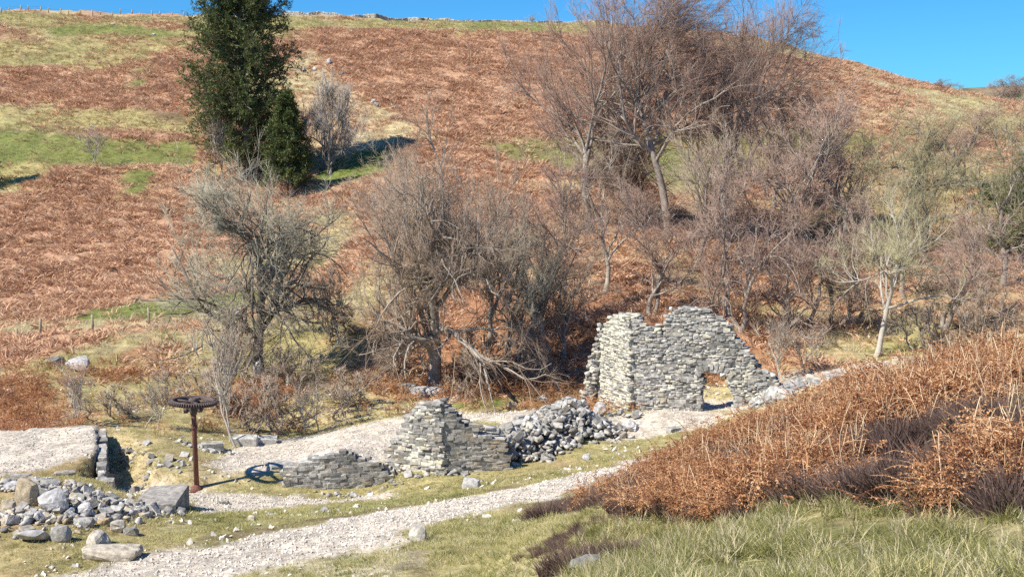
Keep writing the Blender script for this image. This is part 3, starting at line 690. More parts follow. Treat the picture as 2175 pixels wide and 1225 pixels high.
T(bare_tree(55, 19.0, 7.0, M['bark'], M['twig_purple'], .2, 24, 10, 9, 7, .85, .06, gnarl=.17, r0=.36, wind=.02, lean=(.06, 0)),
  'bare_tree', 'bare tree with a windswept crown leaning right beside the tallest one', 'tree', gx(1545, 580, 80))
T(bare_tree(6, 10.0, 3.6, M['bark_pale'], M['twig_tan'], .2, 10, 9, 9, 6, .95, .03, gnarl=.33, r0=.2, leader=True),
  'bare_tree', 'contorted bare tree with white crooked limbs left of the tallest trunk', 'tree', gx(1285, 650, 66))
T(bare_tree(7, 8.4, 3.3, M['bark_pale'], M['twig_olive'], .3, 11, 8, 8, 6, .7, .09, gnarl=.2, r0=.19, lean=(.38, 0), wind=.04),
  'bare_tree', 'pale barked tree leaning right beyond the stone slope beside the tall ruin', 'tree', gx(1862, 742, 51))
T(bare_tree(8, 11.0, 4.8, M['bark_dark'], M['twig_olive'], .2, 18, 9, 9, 6, 1.0, .04, gnarl=.3, r0=.3),
  'bare_tree', 'gnarled dark limbed oak high on the right slope with level branches', 'oak tree', gx(1960, 520, 78))
T(bare_tree(9, 7.6, 3.3, M['bark_dark'], M['twig_lichen'], .35, 10, 7, 8, 4, .75, .03, gnarl=.27, r0=.2, lean=(.4, 0), stems=2, leader=True),
  'bare_tree', 'low tree with a mossy trunk slanting right between two thickets', 'tree', gx(1085, 790, 52.5))
# further trees share a few builds -----------------------------------------------------------
PA = bare_tree(21, 12, 4.2, M['bark'], M['twig_tan'], .18, 16, 8, 8, 5, .85, .07, gnarl=.22, r0=.24)
PB = bare_tree(22, 12, 4.0, M['bark'], M['twig_purple'], .16, 10, 8, 8, 5, .8, .08, gnarl=.2, r0=.22, stems=2)
PC = bare_tree(23, 9, 3.6, M['bark'], M['twig_purple'], .1, 7, 8, 7, 5, .85, .0, gnarl=.28, r0=.16, stems=3, droop=.03)
PD = bare_tree(24, 11, 4.0, M['bark'], M['twig_olive'], .18, 15, 8, 8, 5, .85, .05, gnarl=.24, r0=.22)
PE = bare_tree(25, 4.0, 1.3, M['bark_pale'], M['twig_tan'], .25, 7, 5, 4, 2, .5, .14, gnarl=.14, r0=.05, stems=2, tw=.008)
PF = bare_tree(26, 4.2, 2.0, M['bark'], M['twig_tan'], .08, 7, 7, 5, 2, .8, .03, gnarl=.25, r0=.07, stems=4, tw=.009)
G = {'a': (PA, 12, 4.2), 'b': (PB, 12, 4.0), 'c': (PC, 9, 3.6), 'd': (PD, 11, 4.0), 'e': (PE, 4.0, 1.3), 'f': (PF, 4.2, 2.0)}
def tp_(kind, px, py, Y, Hh, Rr, rz, name, label, cat, group=None, sink=0.0):
    g, h0, r0 = G[kind]; T(g, name, label, cat, gx(px, py, Y), rz, Rr / r0, group, Hh / h0, sink=sink)
tp_('b', 1150, 690, 60, 9.5, 3.8, .4, 'bare_tree', 'brown twiggy tree right of the tree on the ledge', 'tree')
tp_('a', 1040, 740, 57, 10.5, 3.2, 2.0, 'bare_tree', 'narrow grey tree close behind the right shoulder of the tree on the ledge', 'tree')
tp_('c', 1545, 690, 56.5, 8.6, 3.6, 1.0, 'bare_tree', 'drooping purple-brown tree right above the highest stones of the tall ruin', 'tree')
tp_('a', 1480, 600, 72, 10.5, 4.0, 3.1, 'bare_tree', 'grey tree in front of the base of the tallest one', 'tree')
tp_('b', 1700, 620, 74, 12.5, 4.8, 5.0, 'bare_tree', 'spreading brown tree right of the windswept one', 'tree')
tp_('c', 1690, 720, 57, 6.5, 3.8, 2.2, 'bare_tree', 'low maroon thicket tree behind the sloping right end of the ruin', 'tree')
tp_('c', 1800, 700, 58, 7.5, 3.6, 4.0, 'bare_tree', 'dark stemmed thicket tree left of the pale leaning tree', 'tree')
tp_('d', 1920, 660, 66, 8.5, 4.0, .8, 'bare_tree', 'mossy yellow-green tree behind the pale leaning tree', 'tree')
tp_('b', 1780, 560, 84, 11, 4.4, 2.7, 'bare_tree', 'purple haze of a tree halfway up the right slope', 'tree')
tp_('d', 2130, 640, 66, 9.5, 4.4, 1.9, 'bare_tree', 'olive tree at the right edge above the bracken bank', 'tree')
tp_('d', 2160, 470, 88, 9.5, 5.5, 3.3, 'bare_tree', 'large green tinged tree at the right edge under the far hill', 'tree')
tp_('b', 2060, 420, 96, 7.5, 4.5, 4.4, 'bare_tree', 'russet crowned tree below the dip in the skyline', 'tree')
tp_('b', 2010, 700, 57, 6.5, 3.4, .2, 'bare_tree', 'low brown tree between the pale leaning tree and the right edge', 'tree')
tp_('b', 1370, 690, 60, 7.5, 3.4, 1.6, 'bare_tree', 'brown tree rising behind the gap in the top of the tall ruin', 'tree')
tp_('b', 1330, 560, 84, 11, 4.5, 3.0, 'bare_tree', 'brown tree filling the space between the two leftmost tall trees', 'tree')
tp_('a', 1640, 480, 92, 12, 4.5, 2.0, 'bare_tree', 'grey tree above the green strip right of the windswept one', 'tree')
tp_('a', 1200, 760, 55, 6.0, 2.6, 5.1, 'bare_tree', 'short grey tree left of the tall ruin', 'tree')
T(bare_tree(31, 9.4, 4.0, M['bark'], M['twig_grey'], .08, 14, 9, 8, 7, .8, .06, gnarl=.2, r0=.16, stems=2, tw=.009), 'bare_tree', 'silvery rounded bare tree right behind the evergreen', 'tree', gx(698, 350, 104))
tp_('a', 850, 620, 70, 9.0, 3.6, 1.1, 'bare_tree', 'thin brown tree left behind the tree on the ledge', 'tree')
tp_('f', 690, 700, 60, 4.0, 3.0, 1.1, 'bare_shrub', 'brown thicket right of the lichen-grey tree', 'shrub')
tp_('f', 1010, 820, 51.2, 3.0, 2.8, 3.0, 'bare_shrub', 'dark tangle of branches right of the stone ledge', 'shrub')
tp_('f', 1130, 810, 52, 3.3, 2.4, .2, 'bare_shrub', 'brushy thicket between the slanting tree and the ruin', 'shrub')
tp_('f', 850, 790, 53.5, 2.8, 2.2, 5.0, 'bare_shrub', 'thin brown bush left of the stone ledge', 'shrub')
tp_('f', 2085, 745, 48, 3.4, 2.2, 2.2, 'bare_shrub', 'greenish bush standing at the top edge of the bracken bank', 'shrub')
tp_('f', 1960, 735, 51, 2.6, 2.0, .7, 'bare_shrub', 'low olive bush right of the pale leaning tree', 'shrub')
tp_('e', 1655, 775, 48, 3.6, 1.1, .7, 'sapling', 'whitish sapling clump above the sloping right end of the ruin', 'sapling')
tp_('e', 1715, 780, 48.5, 2.6, 1.3, 1.9, 'sapling', 'thin sapling right of the whitish sapling clump', 'sapling')
tp_('e', 205, 350, 110, 4.6, 1.7, 1.9, 'birch', 'lone slender white birch on the green strip', 'birch')
tp_('e', 485, 950, 42.5, 6.0, 1.5, .9, 'sapling', 'pale twin stemmed sapling between the iron wheel and the gravel', 'sapling')
tp_('e', 655, 905, 44.5, 2.6, 1.2, 2.9, 'sapling', 'small grey sapling at the back edge of the gravel', 'sapling')
tp_('e', 165, 928, 42.5, 2.8, .9, 4.0, 'sapling', 'thorny sapling behind the gravel platform', 'sapling')
tp_('e', 335, 935, 42.6, 2.4, 1.0, 5.0, 'sapling', 'spindly sapling left of the iron wheel', 'sapling')
tp_('f', 560, 905, 45.5, 2.4, 2.6, 0, 'bare_shrub', 'olive bramble scrub behind the square stone block', 'shrub')
tp_('f', 440, 880, 47, 2.2, 2.4, 1.3, 'bare_shrub', 'scrub bush directly behind the iron wheel', 'shrub')
tp_('f', 740, 880, 47.5, 2.0, 2.6, 3.2, 'bare_shrub', 'rusty scrub along the back of the gravel right of the grey sapling', 'shrub')
tp_('f', 500, 800, 52, 3.6, 2.0, 4.2, 'bare_shrub', 'pale stemmed scrub under the left side of the lichen-grey tree', 'shrub')
tp_('f', 610, 820, 51, 2.2, 2.2, 4.2, 'bare_shrub', 'sparse scrub below the trunk of the lichen-grey tree', 'shrub')
tp_('f', 240, 905, 44, 1.5, 1.8, 2.2, 'bare_shrub', 'small brown bush between the two thin saplings behind the platform', 'shrub')
tp_('e', 468, 380, 103, 8.5, 2.0, .3, 'birch', 'slender bare birch with two white stems in front of the evergreen', 'birch')
tp_('c', 2000, 207, 158, 1.8, 2.4, 1, 'bare_tree', 'tiny tree on the skyline at the foot of the hill crest', 'tree')
tp_('e', 1130, 60, 176, 2.0, 1.0, 1, 'sapling', 'lone twiggy bush on the skyline above the bracken slope', 'sapling')
for k, (px, Y, hh) in enumerate([(2125, 262, 5.0), (2150, 262, 6.0), (2172, 262, 5.5)]):
    p = at(px, 195, Y); g, h0, r0 = G['c']
    root = empty('bare_tree', (p[0], p[1], p[2] - 2.0)); root.scale = (1.2, 1.2, hh / h0); tag(root, ['leftmost tiny bare tree of the row on the far hill', 'middle and tallest tiny bare tree of the row on the far hill', 'rightmost tiny bare tree of the row on the far hill'][k], 'tree', 'trees along the top of the far hill')
    for nm, me_ in zip(('trunk', 'limbs', 'crown'), g): link(nm, me_, root)

# evergreens ----------------------------------------------------------------------------------
def evergreen(seed, H, Rad, n_b, n_s, top=.10, shape=None, mat='needle', start=.06):
    """trunk, boughs, and a crown of short needle sprays clumped along the boughs"""
    r_ = np.random.default_rng(seed)
    tp2, tr2 = grow(np.array([[0, 0, -.3]]), np.array([[0, 0, 1.0]]), np.array([H * .98]), np.array([H * .02]), 12, .02, 0, .1, r_)
    t = np.sort(start + (1 - start) * r_.random(n_b) ** .9 * .99); k = t * 12; ki = np.minimum(k.astype(int), 11); f = (k - ki)[:, None]
    P0 = tp2[0, ki] * (1 - f) + tp2[0, ki + 1] * f
    az = r_.random(n_b) * 2 * np.pi; prof = shape(t) * Rad * r_.uniform(.72, 1.08, n_b)
    el = np.where(t > .6, r_.uniform(.15, .7, n_b), r_.uniform(-.15, .45, n_b))
    D0 = np.stack([np.cos(az), np.sin(az), el], 1)
    bp2, br2 = grow(P0, D0, prof * 1.05, .03 + prof * .012, 6, .10, .04, .25, r_)
    a = spawn(bp2, br2, 11, .18, 1, .8, .38, prof, r_, .6)
    sp, sr = grow(a[0], a[1], np.maximum(a[2], .35), np.full(len(a[0]), .012), 3, .2, .06, .4, r_)
    # sprays: small bent leaves
    par = np.repeat(np.arange(len(sp)), n_s); tt = r_.random(len(par)) * 3; kk = np.minimum(tt.astype(int), 2); ff = (tt - kk)[:, None]
    c = sp[par, kk] * (1 - ff) + sp[par, kk + 1] * ff + r_.normal(size=(len(par), 3)) * .09
    dd = unit(unit(sp[par, kk + 1] - sp[par, kk]) + r_.normal(size=c.shape) * .55 + np.array([0, 0, -.05]))
    sd = unit(np.cross(dd, r_.normal(size=c.shape))); L_ = r_.uniform(.15, .36, (len(par), 1)); w_ = L_ * r_.uniform(.10, .2, (len(par), 1))
    nn = np.cross(dd, sd)
    V = np.stack([c, c + dd * L_ * .5 + sd * w_ + nn * w_ * .3, c + dd * L_, c + dd * L_ * .5 - sd * w_ + nn * w_ * .3], 1).reshape(-1, 3)
    F = np.arange(len(V)).reshape(-1, 4)
    return (cat_mesh('trunk', [tubes(tp2, tr2, 8)], M['bark_dark'], True), cat_mesh('limbs', [tubes(bp2, br2, 4), tubes(sp, sr, 3)], M['bark_dark']), np_mesh('crown', V, F, M[mat]))
def col_shape(t): return np.interp(t, [0, .08, .3, .55, .75, .9, 1], [.92, 1.0, 1.0, .95, .74, .52, .3])
T(evergreen(41, 23.8, 5.1, 430, 27, shape=col_shape), 'evergreen_tree', 'tall dense dark green conifer whose top leaves the frame', 'conifer', gx(530, 372, 105))
T(evergreen(42, 9.0, 2.8, 150, 20, shape=lambda t: np.interp(t, [0, .3, 1], [1, .85, .15])), 'evergreen_tree', 'smaller dark conifer pressed against the right side of the tall one', 'conifer', gx(612, 400, 99))
T(evergreen(43, 8.0, 3.4, 90, 8, shape=lambda t: np.interp(t, [0, .3, 1], [1, .85, .15])), 'evergreen_tree', 'dark conifer cut by the left edge of the frame', 'conifer', gx(-55, 380, 104))
T(evergreen(44, 5.0, 4.0, 70, 8, shape=lambda t: np.interp(t, [0, .5, 1], [1, .95, .5])), 'evergreen_shrub', 'dark evergreen bush at the right edge under the trees', 'shrub', gx(2140, 560, 74))
# ------------------------------------------------------------------ scattering (uncountable ground cover)
def scatter(name, label, cat, P_, rot, scl, protos):
    """one object: prototype meshes set on points by geometry nodes"""
    me = bpy.data.meshes.new(name); n = len(P_)
    me.vertices.add(n); me.vertices.foreach_set('co', np.ascontiguousarray(P_, dtype=np.float32).ravel())
    a = me.attributes.new('rotv', 'FLOAT_VECTOR', 'POINT'); a.data.foreach_set('vector', rot.astype(np.float32).ravel())
    a = me.attributes.new('sclv', 'FLOAT_VECTOR', 'POINT'); a.data.foreach_set('vector', scl.astype(np.float32).ravel())
    a = me.attributes.new('kind_i', 'INT', 'POINT'); a.data.foreach_set('value', (np.arange(n) * 7919 % 1009 % len(protos)).astype(np.int32))
    ob = link(name, me); tag(ob, label, cat, kind='stuff')
    ng = bpy.data.node_groups.new(name, 'GeometryNodeTree')
    ng.interface.new_socket('Geometry', in_out='INPUT', socket_type='NodeSocketGeometry'); ng.interface.new_socket('Geometry', in_out='OUTPUT', socket_type='NodeSocketGeometry')
    gi = ng.nodes.new('NodeGroupInput'); go = ng.nodes.new('NodeGroupOutput'); jn = ng.nodes.new('GeometryNodeJoinGeometry')
    def attr(nm, t):
        q = ng.nodes.new('GeometryNodeInputNamedAttribute'); q.data_type = t; q.inputs['Name'].default_value = nm; return q
    ar, as_, ak = attr('rotv', 'FLOAT_VECTOR'), attr('sclv', 'FLOAT_VECTOR'), attr('kind_i', 'INT')
    for i, pm in enumerate(protos):
        po = bpy.data.objects.new(name + '_piece', pm)
        oi = ng.nodes.new('GeometryNodeObjectInfo'); oi.inputs['Object'].default_value = po; oi.inputs['As Instance'].default_value = True
        ip = ng.nodes.new('GeometryNodeInstanceOnPoints')
        cm = ng.nodes.new('FunctionNodeCompare'); cm.data_type = 'INT'; cm.operation = 'EQUAL'
        ci = [s for s in cm.inputs if s.type == 'INT']; ng.links.new(ak.outputs['Attribute'], ci[0]); ci[1].default_value = i
        ng.links.new(gi.outputs[0], ip.inputs['Points']); ng.links.new(cm.outputs[0], ip.inputs['Selection'])
        ng.links.new(oi.outputs['Geometry'], ip.inputs['Instance'])
        ng.links.new(ar.outputs['Attribute'], ip.inputs['Rotation']); ng.links.new(as_.outputs['Attribute'], ip.inputs['Scale'])
        ng.links.new(ip.outputs[0], jn.inputs[0])
    ng.links.new(jn.outputs[0], go.inputs[0])
    md = ob.modifiers.new('spread', 'NODES'); md.node_group = ng
    return ob
def blades(seed, n, h, spread, w, lean, curl=.5, seg=2, flat=0.0, lx=0.0):
    """a tuft: n curved tapering blades"""
    r_ = np.random.default_rng(seed); az = r_.random(n) * 6.283; rad = spread * np.sqrt(r_.random(n))
    b0 = np.stack([rad * np.cos(az), rad * np.sin(az), np.full(n, -.03)], 1)
    d = unit(np.stack([np.cos(az) * lean + lx, np.sin(az) * lean, np.ones(n)], 1) + r_.normal(size=(n, 3)) * .25 * (1, 1, .2 + flat))
    hh = h * r_.uniform(.5, 1.15, n); side = unit(np.cross(d, r_.normal(size=(n, 3)))); pts_ = [b0]; dd = d
    for k in range(seg):
        pts_.append(pts_[-1] + dd * (hh / seg)[:, None]); dd = unit(dd + np.stack([np.cos(az) * curl + lx, np.sin(az) * curl, -np.full(n, curl * .7)], 1) * .8)
    Vs = []
    for k, p in enumerate(pts_):
        wk = w * (1 - k / (seg + .15)); Vs += [p - side * wk, p + side * wk]
    V = np.stack(Vs, 1); m_ = (seg + 1) * 2; i = np.arange(n)[:, None] * m_
    F = np.concatenate([i + np.array([[2 * k, 2 * k + 1, 2 * k + 3, 2 * k + 2]]) for k in range(seg)])
    return V.reshape(-1, 3), F
def fronds(seed, n_st, h, reach, pairs, wp=.022):
    """dead bracken: arching stems with shrivelled pinnae"""
    r_ = np.random.default_rng(seed); parts = []
    for s_ in range(n_st):
        az = r_.random() * 6.283; p = np.array([r_.normal(0, .10), r_.normal(0, .10), -.05]); L_ = h * r_.uniform(.7, 1.2)
        d = unit(np.array([math.cos(az) * .25, math.sin(az) * .25, 1.0]) + r_.normal(size=3) * .15); K = 9; line = [p]; bend = r_.uniform(.10, .42)
        for k in range(K):
            line.append(line[-1] + d * L_ / K * 1.25)
            if k > 2: d = unit(d + np.array([math.cos(az) * bend, math.sin(az) * bend, -bend * 1.05]) + r_.normal(size=3) * .12)
        line = np.array(line)[None]; parts.append(tubes(line, np.linspace(.007, .0025, K + 1)[None], 3))
        t = np.repeat(np.linspace(.38, .98, pairs), 2) * K; kk = np.minimum(t.astype(int), K - 1); f = (t - kk)[:, None]
        c = line[0, kk] * (1 - f) + line[0, kk + 1] * f; tg = unit(line[0, kk + 1] - line[0, kk]); sg = np.tile([1, -1], pairs)[:, None]
        sd = unit(np.cross(tg, [0, 0, 1.0])) * sg; ln_ = (reach * (1.15 - t / K) * r_.uniform(.5, 1.2, len(t)))[:, None]
        q1 = unit(sd + tg * .5 + r_.normal(size=sd.shape) * .35); mid_ = c + q1 * ln_ * .5
        q2 = unit(q1 + np.array([0, 0, -.8]) + r_.normal(size=sd.shape) * .6); end = mid_ + q2 * ln_ * .5
        up = unit(np.cross(q1, tg) + r_.normal(size=sd.shape) * .5); up2 = unit(up + r_.normal(size=sd.shape) * .7)
        V = np.stack([c, mid_ + up2 * wp, end, mid_ - up * wp], 1).reshape(-1, 3); parts.append((V, np.arange(len(V)).reshape(-1, 4)))
    return parts
def rand_ground(n, x0, x1, y0, y1, wfun, seed, band=None):
    """random spots in the wedge of land the valley view spans, kept with probability wfun"""
    r_ = np.random.default_rng(seed); y = y0 + (y1 - y0) * r_.random(n) ** (.62 if y1 - y0 > 60 else .8); 
    x = (x0 + (x1 - x0) * r_.random(n)) * y
    keep = r_.random(n) < wfun(x, y); return x[keep], y[keep], r_
def put(name, label, x, y, r_, s0, s1, protos, cat=None, tilt=.15, zs=(.8, 1.2), dz=0.0):
    z = hz(x, y) + dz; n = len(x); rot = np.stack([r_.normal(0, tilt, n), r_.normal(0, tilt, n), r_.random(n) * 6.283], 1)
    s_ = r_.uniform(s0, s1, n) * (.62 + .8 * fbm(x / 2.6 + y / 6, y / 2.0, 91)); return scatter(name, label, cat, np.stack([x, y, z], 1), rot, np.stack([s_, s_, s_ * r_.uniform(*zs, n)], 1), protos)
Wf = lambda k: (lambda x, y: samp(W[k], x, y))

# far bracken: clumps of collapsed fronds
pf = [cat_mesh('bracken_clump', [blades(100 + k, 26, .60, .55, .05, 1.0, .8, 2, .5)], M['bracken_far']) for k in range(4)]
cl = lambda x, y: sstep(.30, .55, fbm(x / 1.7, y / 2.2, 61))
x, y, r_ = rand_ground(140000, -.54, .54, 44, 185, lambda x, y: (.8 * samp(W['bracken'], x, y) ** 1.5 + .7 * samp(W['litter'], x, y) + .03 * samp(W['yellow'], x, y) + .06 * samp(W['straw'], x, y)) * (.12 + .88 * cl(x, y)), 201)
put('hillside_bracken', 'rust brown dead bracken over the far hillside', x, y, r_, .55, 1.25, pf, zs=(.5, 1.1))
pg = [cat_mesh('grass_tuft', [blades(120 + k, 40, .26, .35, .014, .5, .5, 2, .4)], M['grass_y']) for k in range(3)]
pgg = [cat_mesh('grass_tuft', [blades(130 + k, 40, .20, .35, .014, .5, .5, 2, .4)], M['grass_g']) for k in range(3)]
ps = [cat_mesh('grass_tuft', [blades(140 + k, 40, .34, .35, .012, .6, .7, 2, .4)], M['straw']) for k in range(3)]
x, y, r_ = rand_ground(60000, -.54, .54, 46, 185, lambda x, y: (samp(W['yellow'], x, y) + .25 * samp(W['green'], x, y)) * (.3 + .7 * cl(x + 40, y)), 202)
put('hillside_grass', 'yellow green rough grass on the far hillside', x, y, r_, .7, 1.5, pg)
x, y, r_ = rand_ground(50000, -.54, .54, 46, 185, lambda x, y: samp(W['straw'], x, y) * .9 + .1 * samp(W['bracken'], x, y), 203)
put('hillside_straw', 'bleached straw grass on the far hillside', x, y, r_, .6, 1.3, ps)
x, y, r_ = rand_ground(30000, -.54, .54, 46, 185, lambda x, y: samp(W['green'], x, y) * .5, 204)
put('hillside_turf', 'green turf strips on the far hillside', x, y, r_, .6, 1.2, pgg)
# heathery dark sprigs low on the far side, under the trees
ph = [cat_mesh('heather_clump', [blades(150 + k, 90, .34, .22, .0075, .75, .2, 2, .5)], M['heather']) for k in range(4)]

# near grass: short turf on the valley side
nw = lambda x, y: np.clip(samp(W['yellow'], x, y) + samp(W['straw'], x, y) * .5 + samp(W['green'], x, y) * .4, 0, 1) * (1 - samp(W['gravel'], x, y)) * (1 - samp(W['heath'], x, y))
pn = [cat_mesh('turf_tuft', [blades(160 + k, 34, .085, .15, .0055, .6, .6, 2, .5)], M['grass_y']) for k in range(3)]
png = [cat_mesh('turf_tuft', [blades(165 + k, 34, .085, .15, .0055, .6, .6, 2, .5)], M['grass_g']) for k in range(2)]
x, y, r_ = rand_ground(90000, -.54, .50, 15, 46, lambda x, y: nw(x, y) * sstep(.35, .6, fbm(x / .8, y / .9, 63)), 205)
put('short_turf', 'short yellowed turf on the banks beside the path', x, y, r_, .6, 1.3, pn)
x, y, r_ = rand_ground(36000, -.54, .50, 15, 46, lambda x, y: nw(x, y) * sstep(.5, .62, fbm(x / 1.6, y / 1.9, 64)), 206)
put('green_turf', 'greener turf patches beside the path', x, y, r_, .6, 1.3, png)

# gravel and small stones
pb = [hull_mesh('pebble', rock_pts(np.random.default_rng(300 + k), 9), M['pebble']) for k in range(5)]
def pebbles(n, y0, y1, s0, s1, fun, seed, name, label, pw=2.5):
    x, y, r_ = rand_ground(n, -.54, .52, y0, y1, fun, seed); n = len(x); s_ = s0 + (s1 - s0) * r_.random(n) ** pw
    scatter(name, label, None, np.stack([x, y, hz(x, y) + s_ * .12], 1), r_.uniform(0, 6.28, (n, 3)), s_[:, None] * r_.uniform(.7, 1.2, (n, 3)), pb)
pebbles(90000, 19, 36, .02, .10, lambda x, y: samp(W['gravel'], x, y) ** 2, 210, 'path_gravel', 'pale broken gravel of the path', 4)
pebbles(45000, 32, 50, .02, .10, lambda x, y: samp(W['gravel'], x, y), 211, 'floor_gravel', 'pale gravel of the valley floor', 3.5)
pebbles(22000, 18, 50, .03, .20, lambda x, y: (1 - samp(W['gravel'], x, y)) * sstep(.48, .66, fbm(x / 2.4, y / 2.6, 66)), 212, 'scattered_stones', 'small stones scattered through the turf', 3.5)

# bracken bank -------------------------------------------------------------------------------
def bank(x, y, e=.0): return sstep(.5, .68, samp(W['heath'], x, y)) * (y < 24) * (x > .02 * y)
pbk = [cat_mesh('bracken_fronds', fronds(400 + k, 6, .60, .12, 15, .0105), M['bracken']) for k in range(7)]
H1, H2 = hit(1965, 970), hit(1915, 1065)
clear = lambda x, y: np.clip(1 - 1.3 * np.exp(-(((x - H1[0]) / .95) ** 2 + ((y - H1[1]) / .8) ** 2) ** 2) - 1.2 * np.exp(-(((x - H2[0]) / .6) ** 2 + ((y - H2[1]) / .6) ** 2) ** 2), 0, 1)
clear2 = lambda x, y: 1 - np.exp(-(((x - at(2125, 900, 12.6)[0]) / .45) ** 2 + ((y - 12.8) / .7) ** 2))
rim = lambda x, y: 1 - .8 * sstep(1480, 1500, 1087.5 + 2300 * x / np.maximum(y, 1)) * sstep(1640, 1600, 1087.5 + 2300 * x / np.maximum(y, 1)) * (y > 16.5)
x, y, r_ = rand_ground(14500, .02, .56, 10.2, 21.5, lambda x, y: bank(x, y) * clear(x, y) * clear2(x, y) * (.03 + .97 * sstep(.44, .52, fbm(x / .7, y / .9, 67))), 220)
put('bracken_bank', 'bright orange brown dead bracken on the near bank', x, y, r_, .6, 1.15, pbk, tilt=.22, zs=(.7, 1.25))
psk = []
for k in range(5):
    r2 = np.random.default_rng(450 + k); p0 = np.array([[0, 0, -.05]]); a_, b2 = grow(p0, np.array([[r2.normal(0, .12), r2.normal(0, .12), 1.0]]), np.array([.75]), np.array([.0078]), 7, .09, .02, .55, r2)
    parts = [tubes(a_, b2, 4)]
    if k % 2:
        c_, d_ = grow(a_[:, 5], np.array([[r2.normal(), r2.normal(), .5]]), np.array([.3]), np.array([.005]), 4, .15, -.12, .4, r2); parts.append(tubes(c_, d_, 3))
    psk.append(cat_mesh('bracken_stalk', parts, M['stalk']))
x, y, r_ = rand_ground(5200, .02, .56, 10.0, 21.0, lambda x, y: bank(x, y) * clear(x, y) * (.35 + .65 * sstep(.42, .55, fbm(x / 1.1, y / 1.3, 68))), 221)
put('bracken_stalks', 'pale standing stalks of dead bracken on the near bank', x, y, r_, .35, 1.15, psk, tilt=.16)
x, y, r_ = rand_ground(12000, .02, .56, 9.0, 23.0, lambda x, y: np.clip(bank(x, y) * (1.2 - sstep(.42, .54, fbm(x / 1.3, y / 1.5, 67))) + .5 * (1 - clear(x, y)) + .5 * (1 - clear2(x, y)), 0, 1), 222)
put('heather', 'dark brown heather between the bracken', x, y, r_, .7, 1.3, ph, tilt=.2)
# heather on its own in the turf
def knot(px, py, Y, rad, n, name, label, seed, protos=ph, s=(.5, 1.0), cat='heather'):
    c = hit(px, py); r_ = np.random.default_rng(seed); a = r_.random(n) * 6.283; q = rad * np.sqrt(r_.random(n))
    x = c[0] + q * np.cos(a); y = c[1] + q * np.sin(a) * .8; put(name, label, x, y, r_, s[0], s[1], protos, tilt=.25)
    return c
knot(1250, 1205, 13.8, .55, 90, 'heather', 'reddish heather cushion round the lichened boulder at the bottom edge', 230)
knot(1200, 1090, 19.0, .8, 110, 'heather', 'greyish purple heather at the path edge of the bracken', 231)
knot(1230, 1135, 17.0, .7, 70, 'heather', 'low heather below the left end of the bracken', 232, s=(.3, .6))
knot(1160, 1165, 17.6, .5, 40, 'heather', 'thin heather patch in the pale turf', 233, s=(.25, .5))
knot(2110, 915, 12.7, .42, 70, 'moss_tussock', 'olive green mossy tussock among the bracken at the right', 234, protos=png, s=(1.4, 2.6), cat='moss')
# long grass at the lower right
pl = [cat_mesh('long_grass', [blades(170 + k, 38, .32, .15, .0058, .5, .7, 3, .3, lx=.4)], M[mk]) for k, mk in enumerate(('grass_g', 'straw', 'grass_g', 'grass_y', 'grass_g'))]
lw = lambda x, y: (1 - samp(W['heath'], x, y)) * (1 - samp(W['gravel'], x, y)) * sstep(.04, .10, x / y) * (y < 17) * (.12 + .88 * sstep(.40, .52, fbm(x / .55, y / .65, 95)))
x, y, r_ = rand_ground(13000, .03, .56, 5.5, 16.5, lw, 240); n = len(x)
rot = np.stack([r_.normal(0, .15, n), r_.normal(.1, .15, n), r_.normal(-.25, .45, n)], 1); s_ = r_.uniform(.4, 1.0, n) * (.55 + .9 * fbm(x / .9, y / 1.0, 96))
scatter('long_grass', 'long windblown green and straw grass at the lower right', None, np.stack([x, y, hz(x, y)], 1), rot, np.stack([s_, s_, s_ * r_.uniform(.7, 1.1, n)], 1), pl)
x, y, r_ = rand_ground(9000, -.25, .14, 14, 25, lambda x, y: nw(x, y) * sstep(.38, .55, fbm(x / .9, y / 1.0, 71)) * .8, 241); n = len(x)
put('rough_grass', 'rough pale grass in front of the path', x, y, r_, .25, .6, pl[:4])
# bracken seedlings on the valley bottom edges
x, y, r_ = rand_ground(2600, -.54, .2, 41, 52, lambda x, y: (samp(W['litter'], x, y) + samp(W['bracken'], x, y) + .15 * samp(W['yellow'], x, y)), 242)
put('valley_bracken', 'orange dead bracken along the back of the gravel floor', x, y, r_, .8, 1.5, pbk, tilt=.25)
# brambly scrub behind the gravel
px_ = np.random.default_rng(244); 

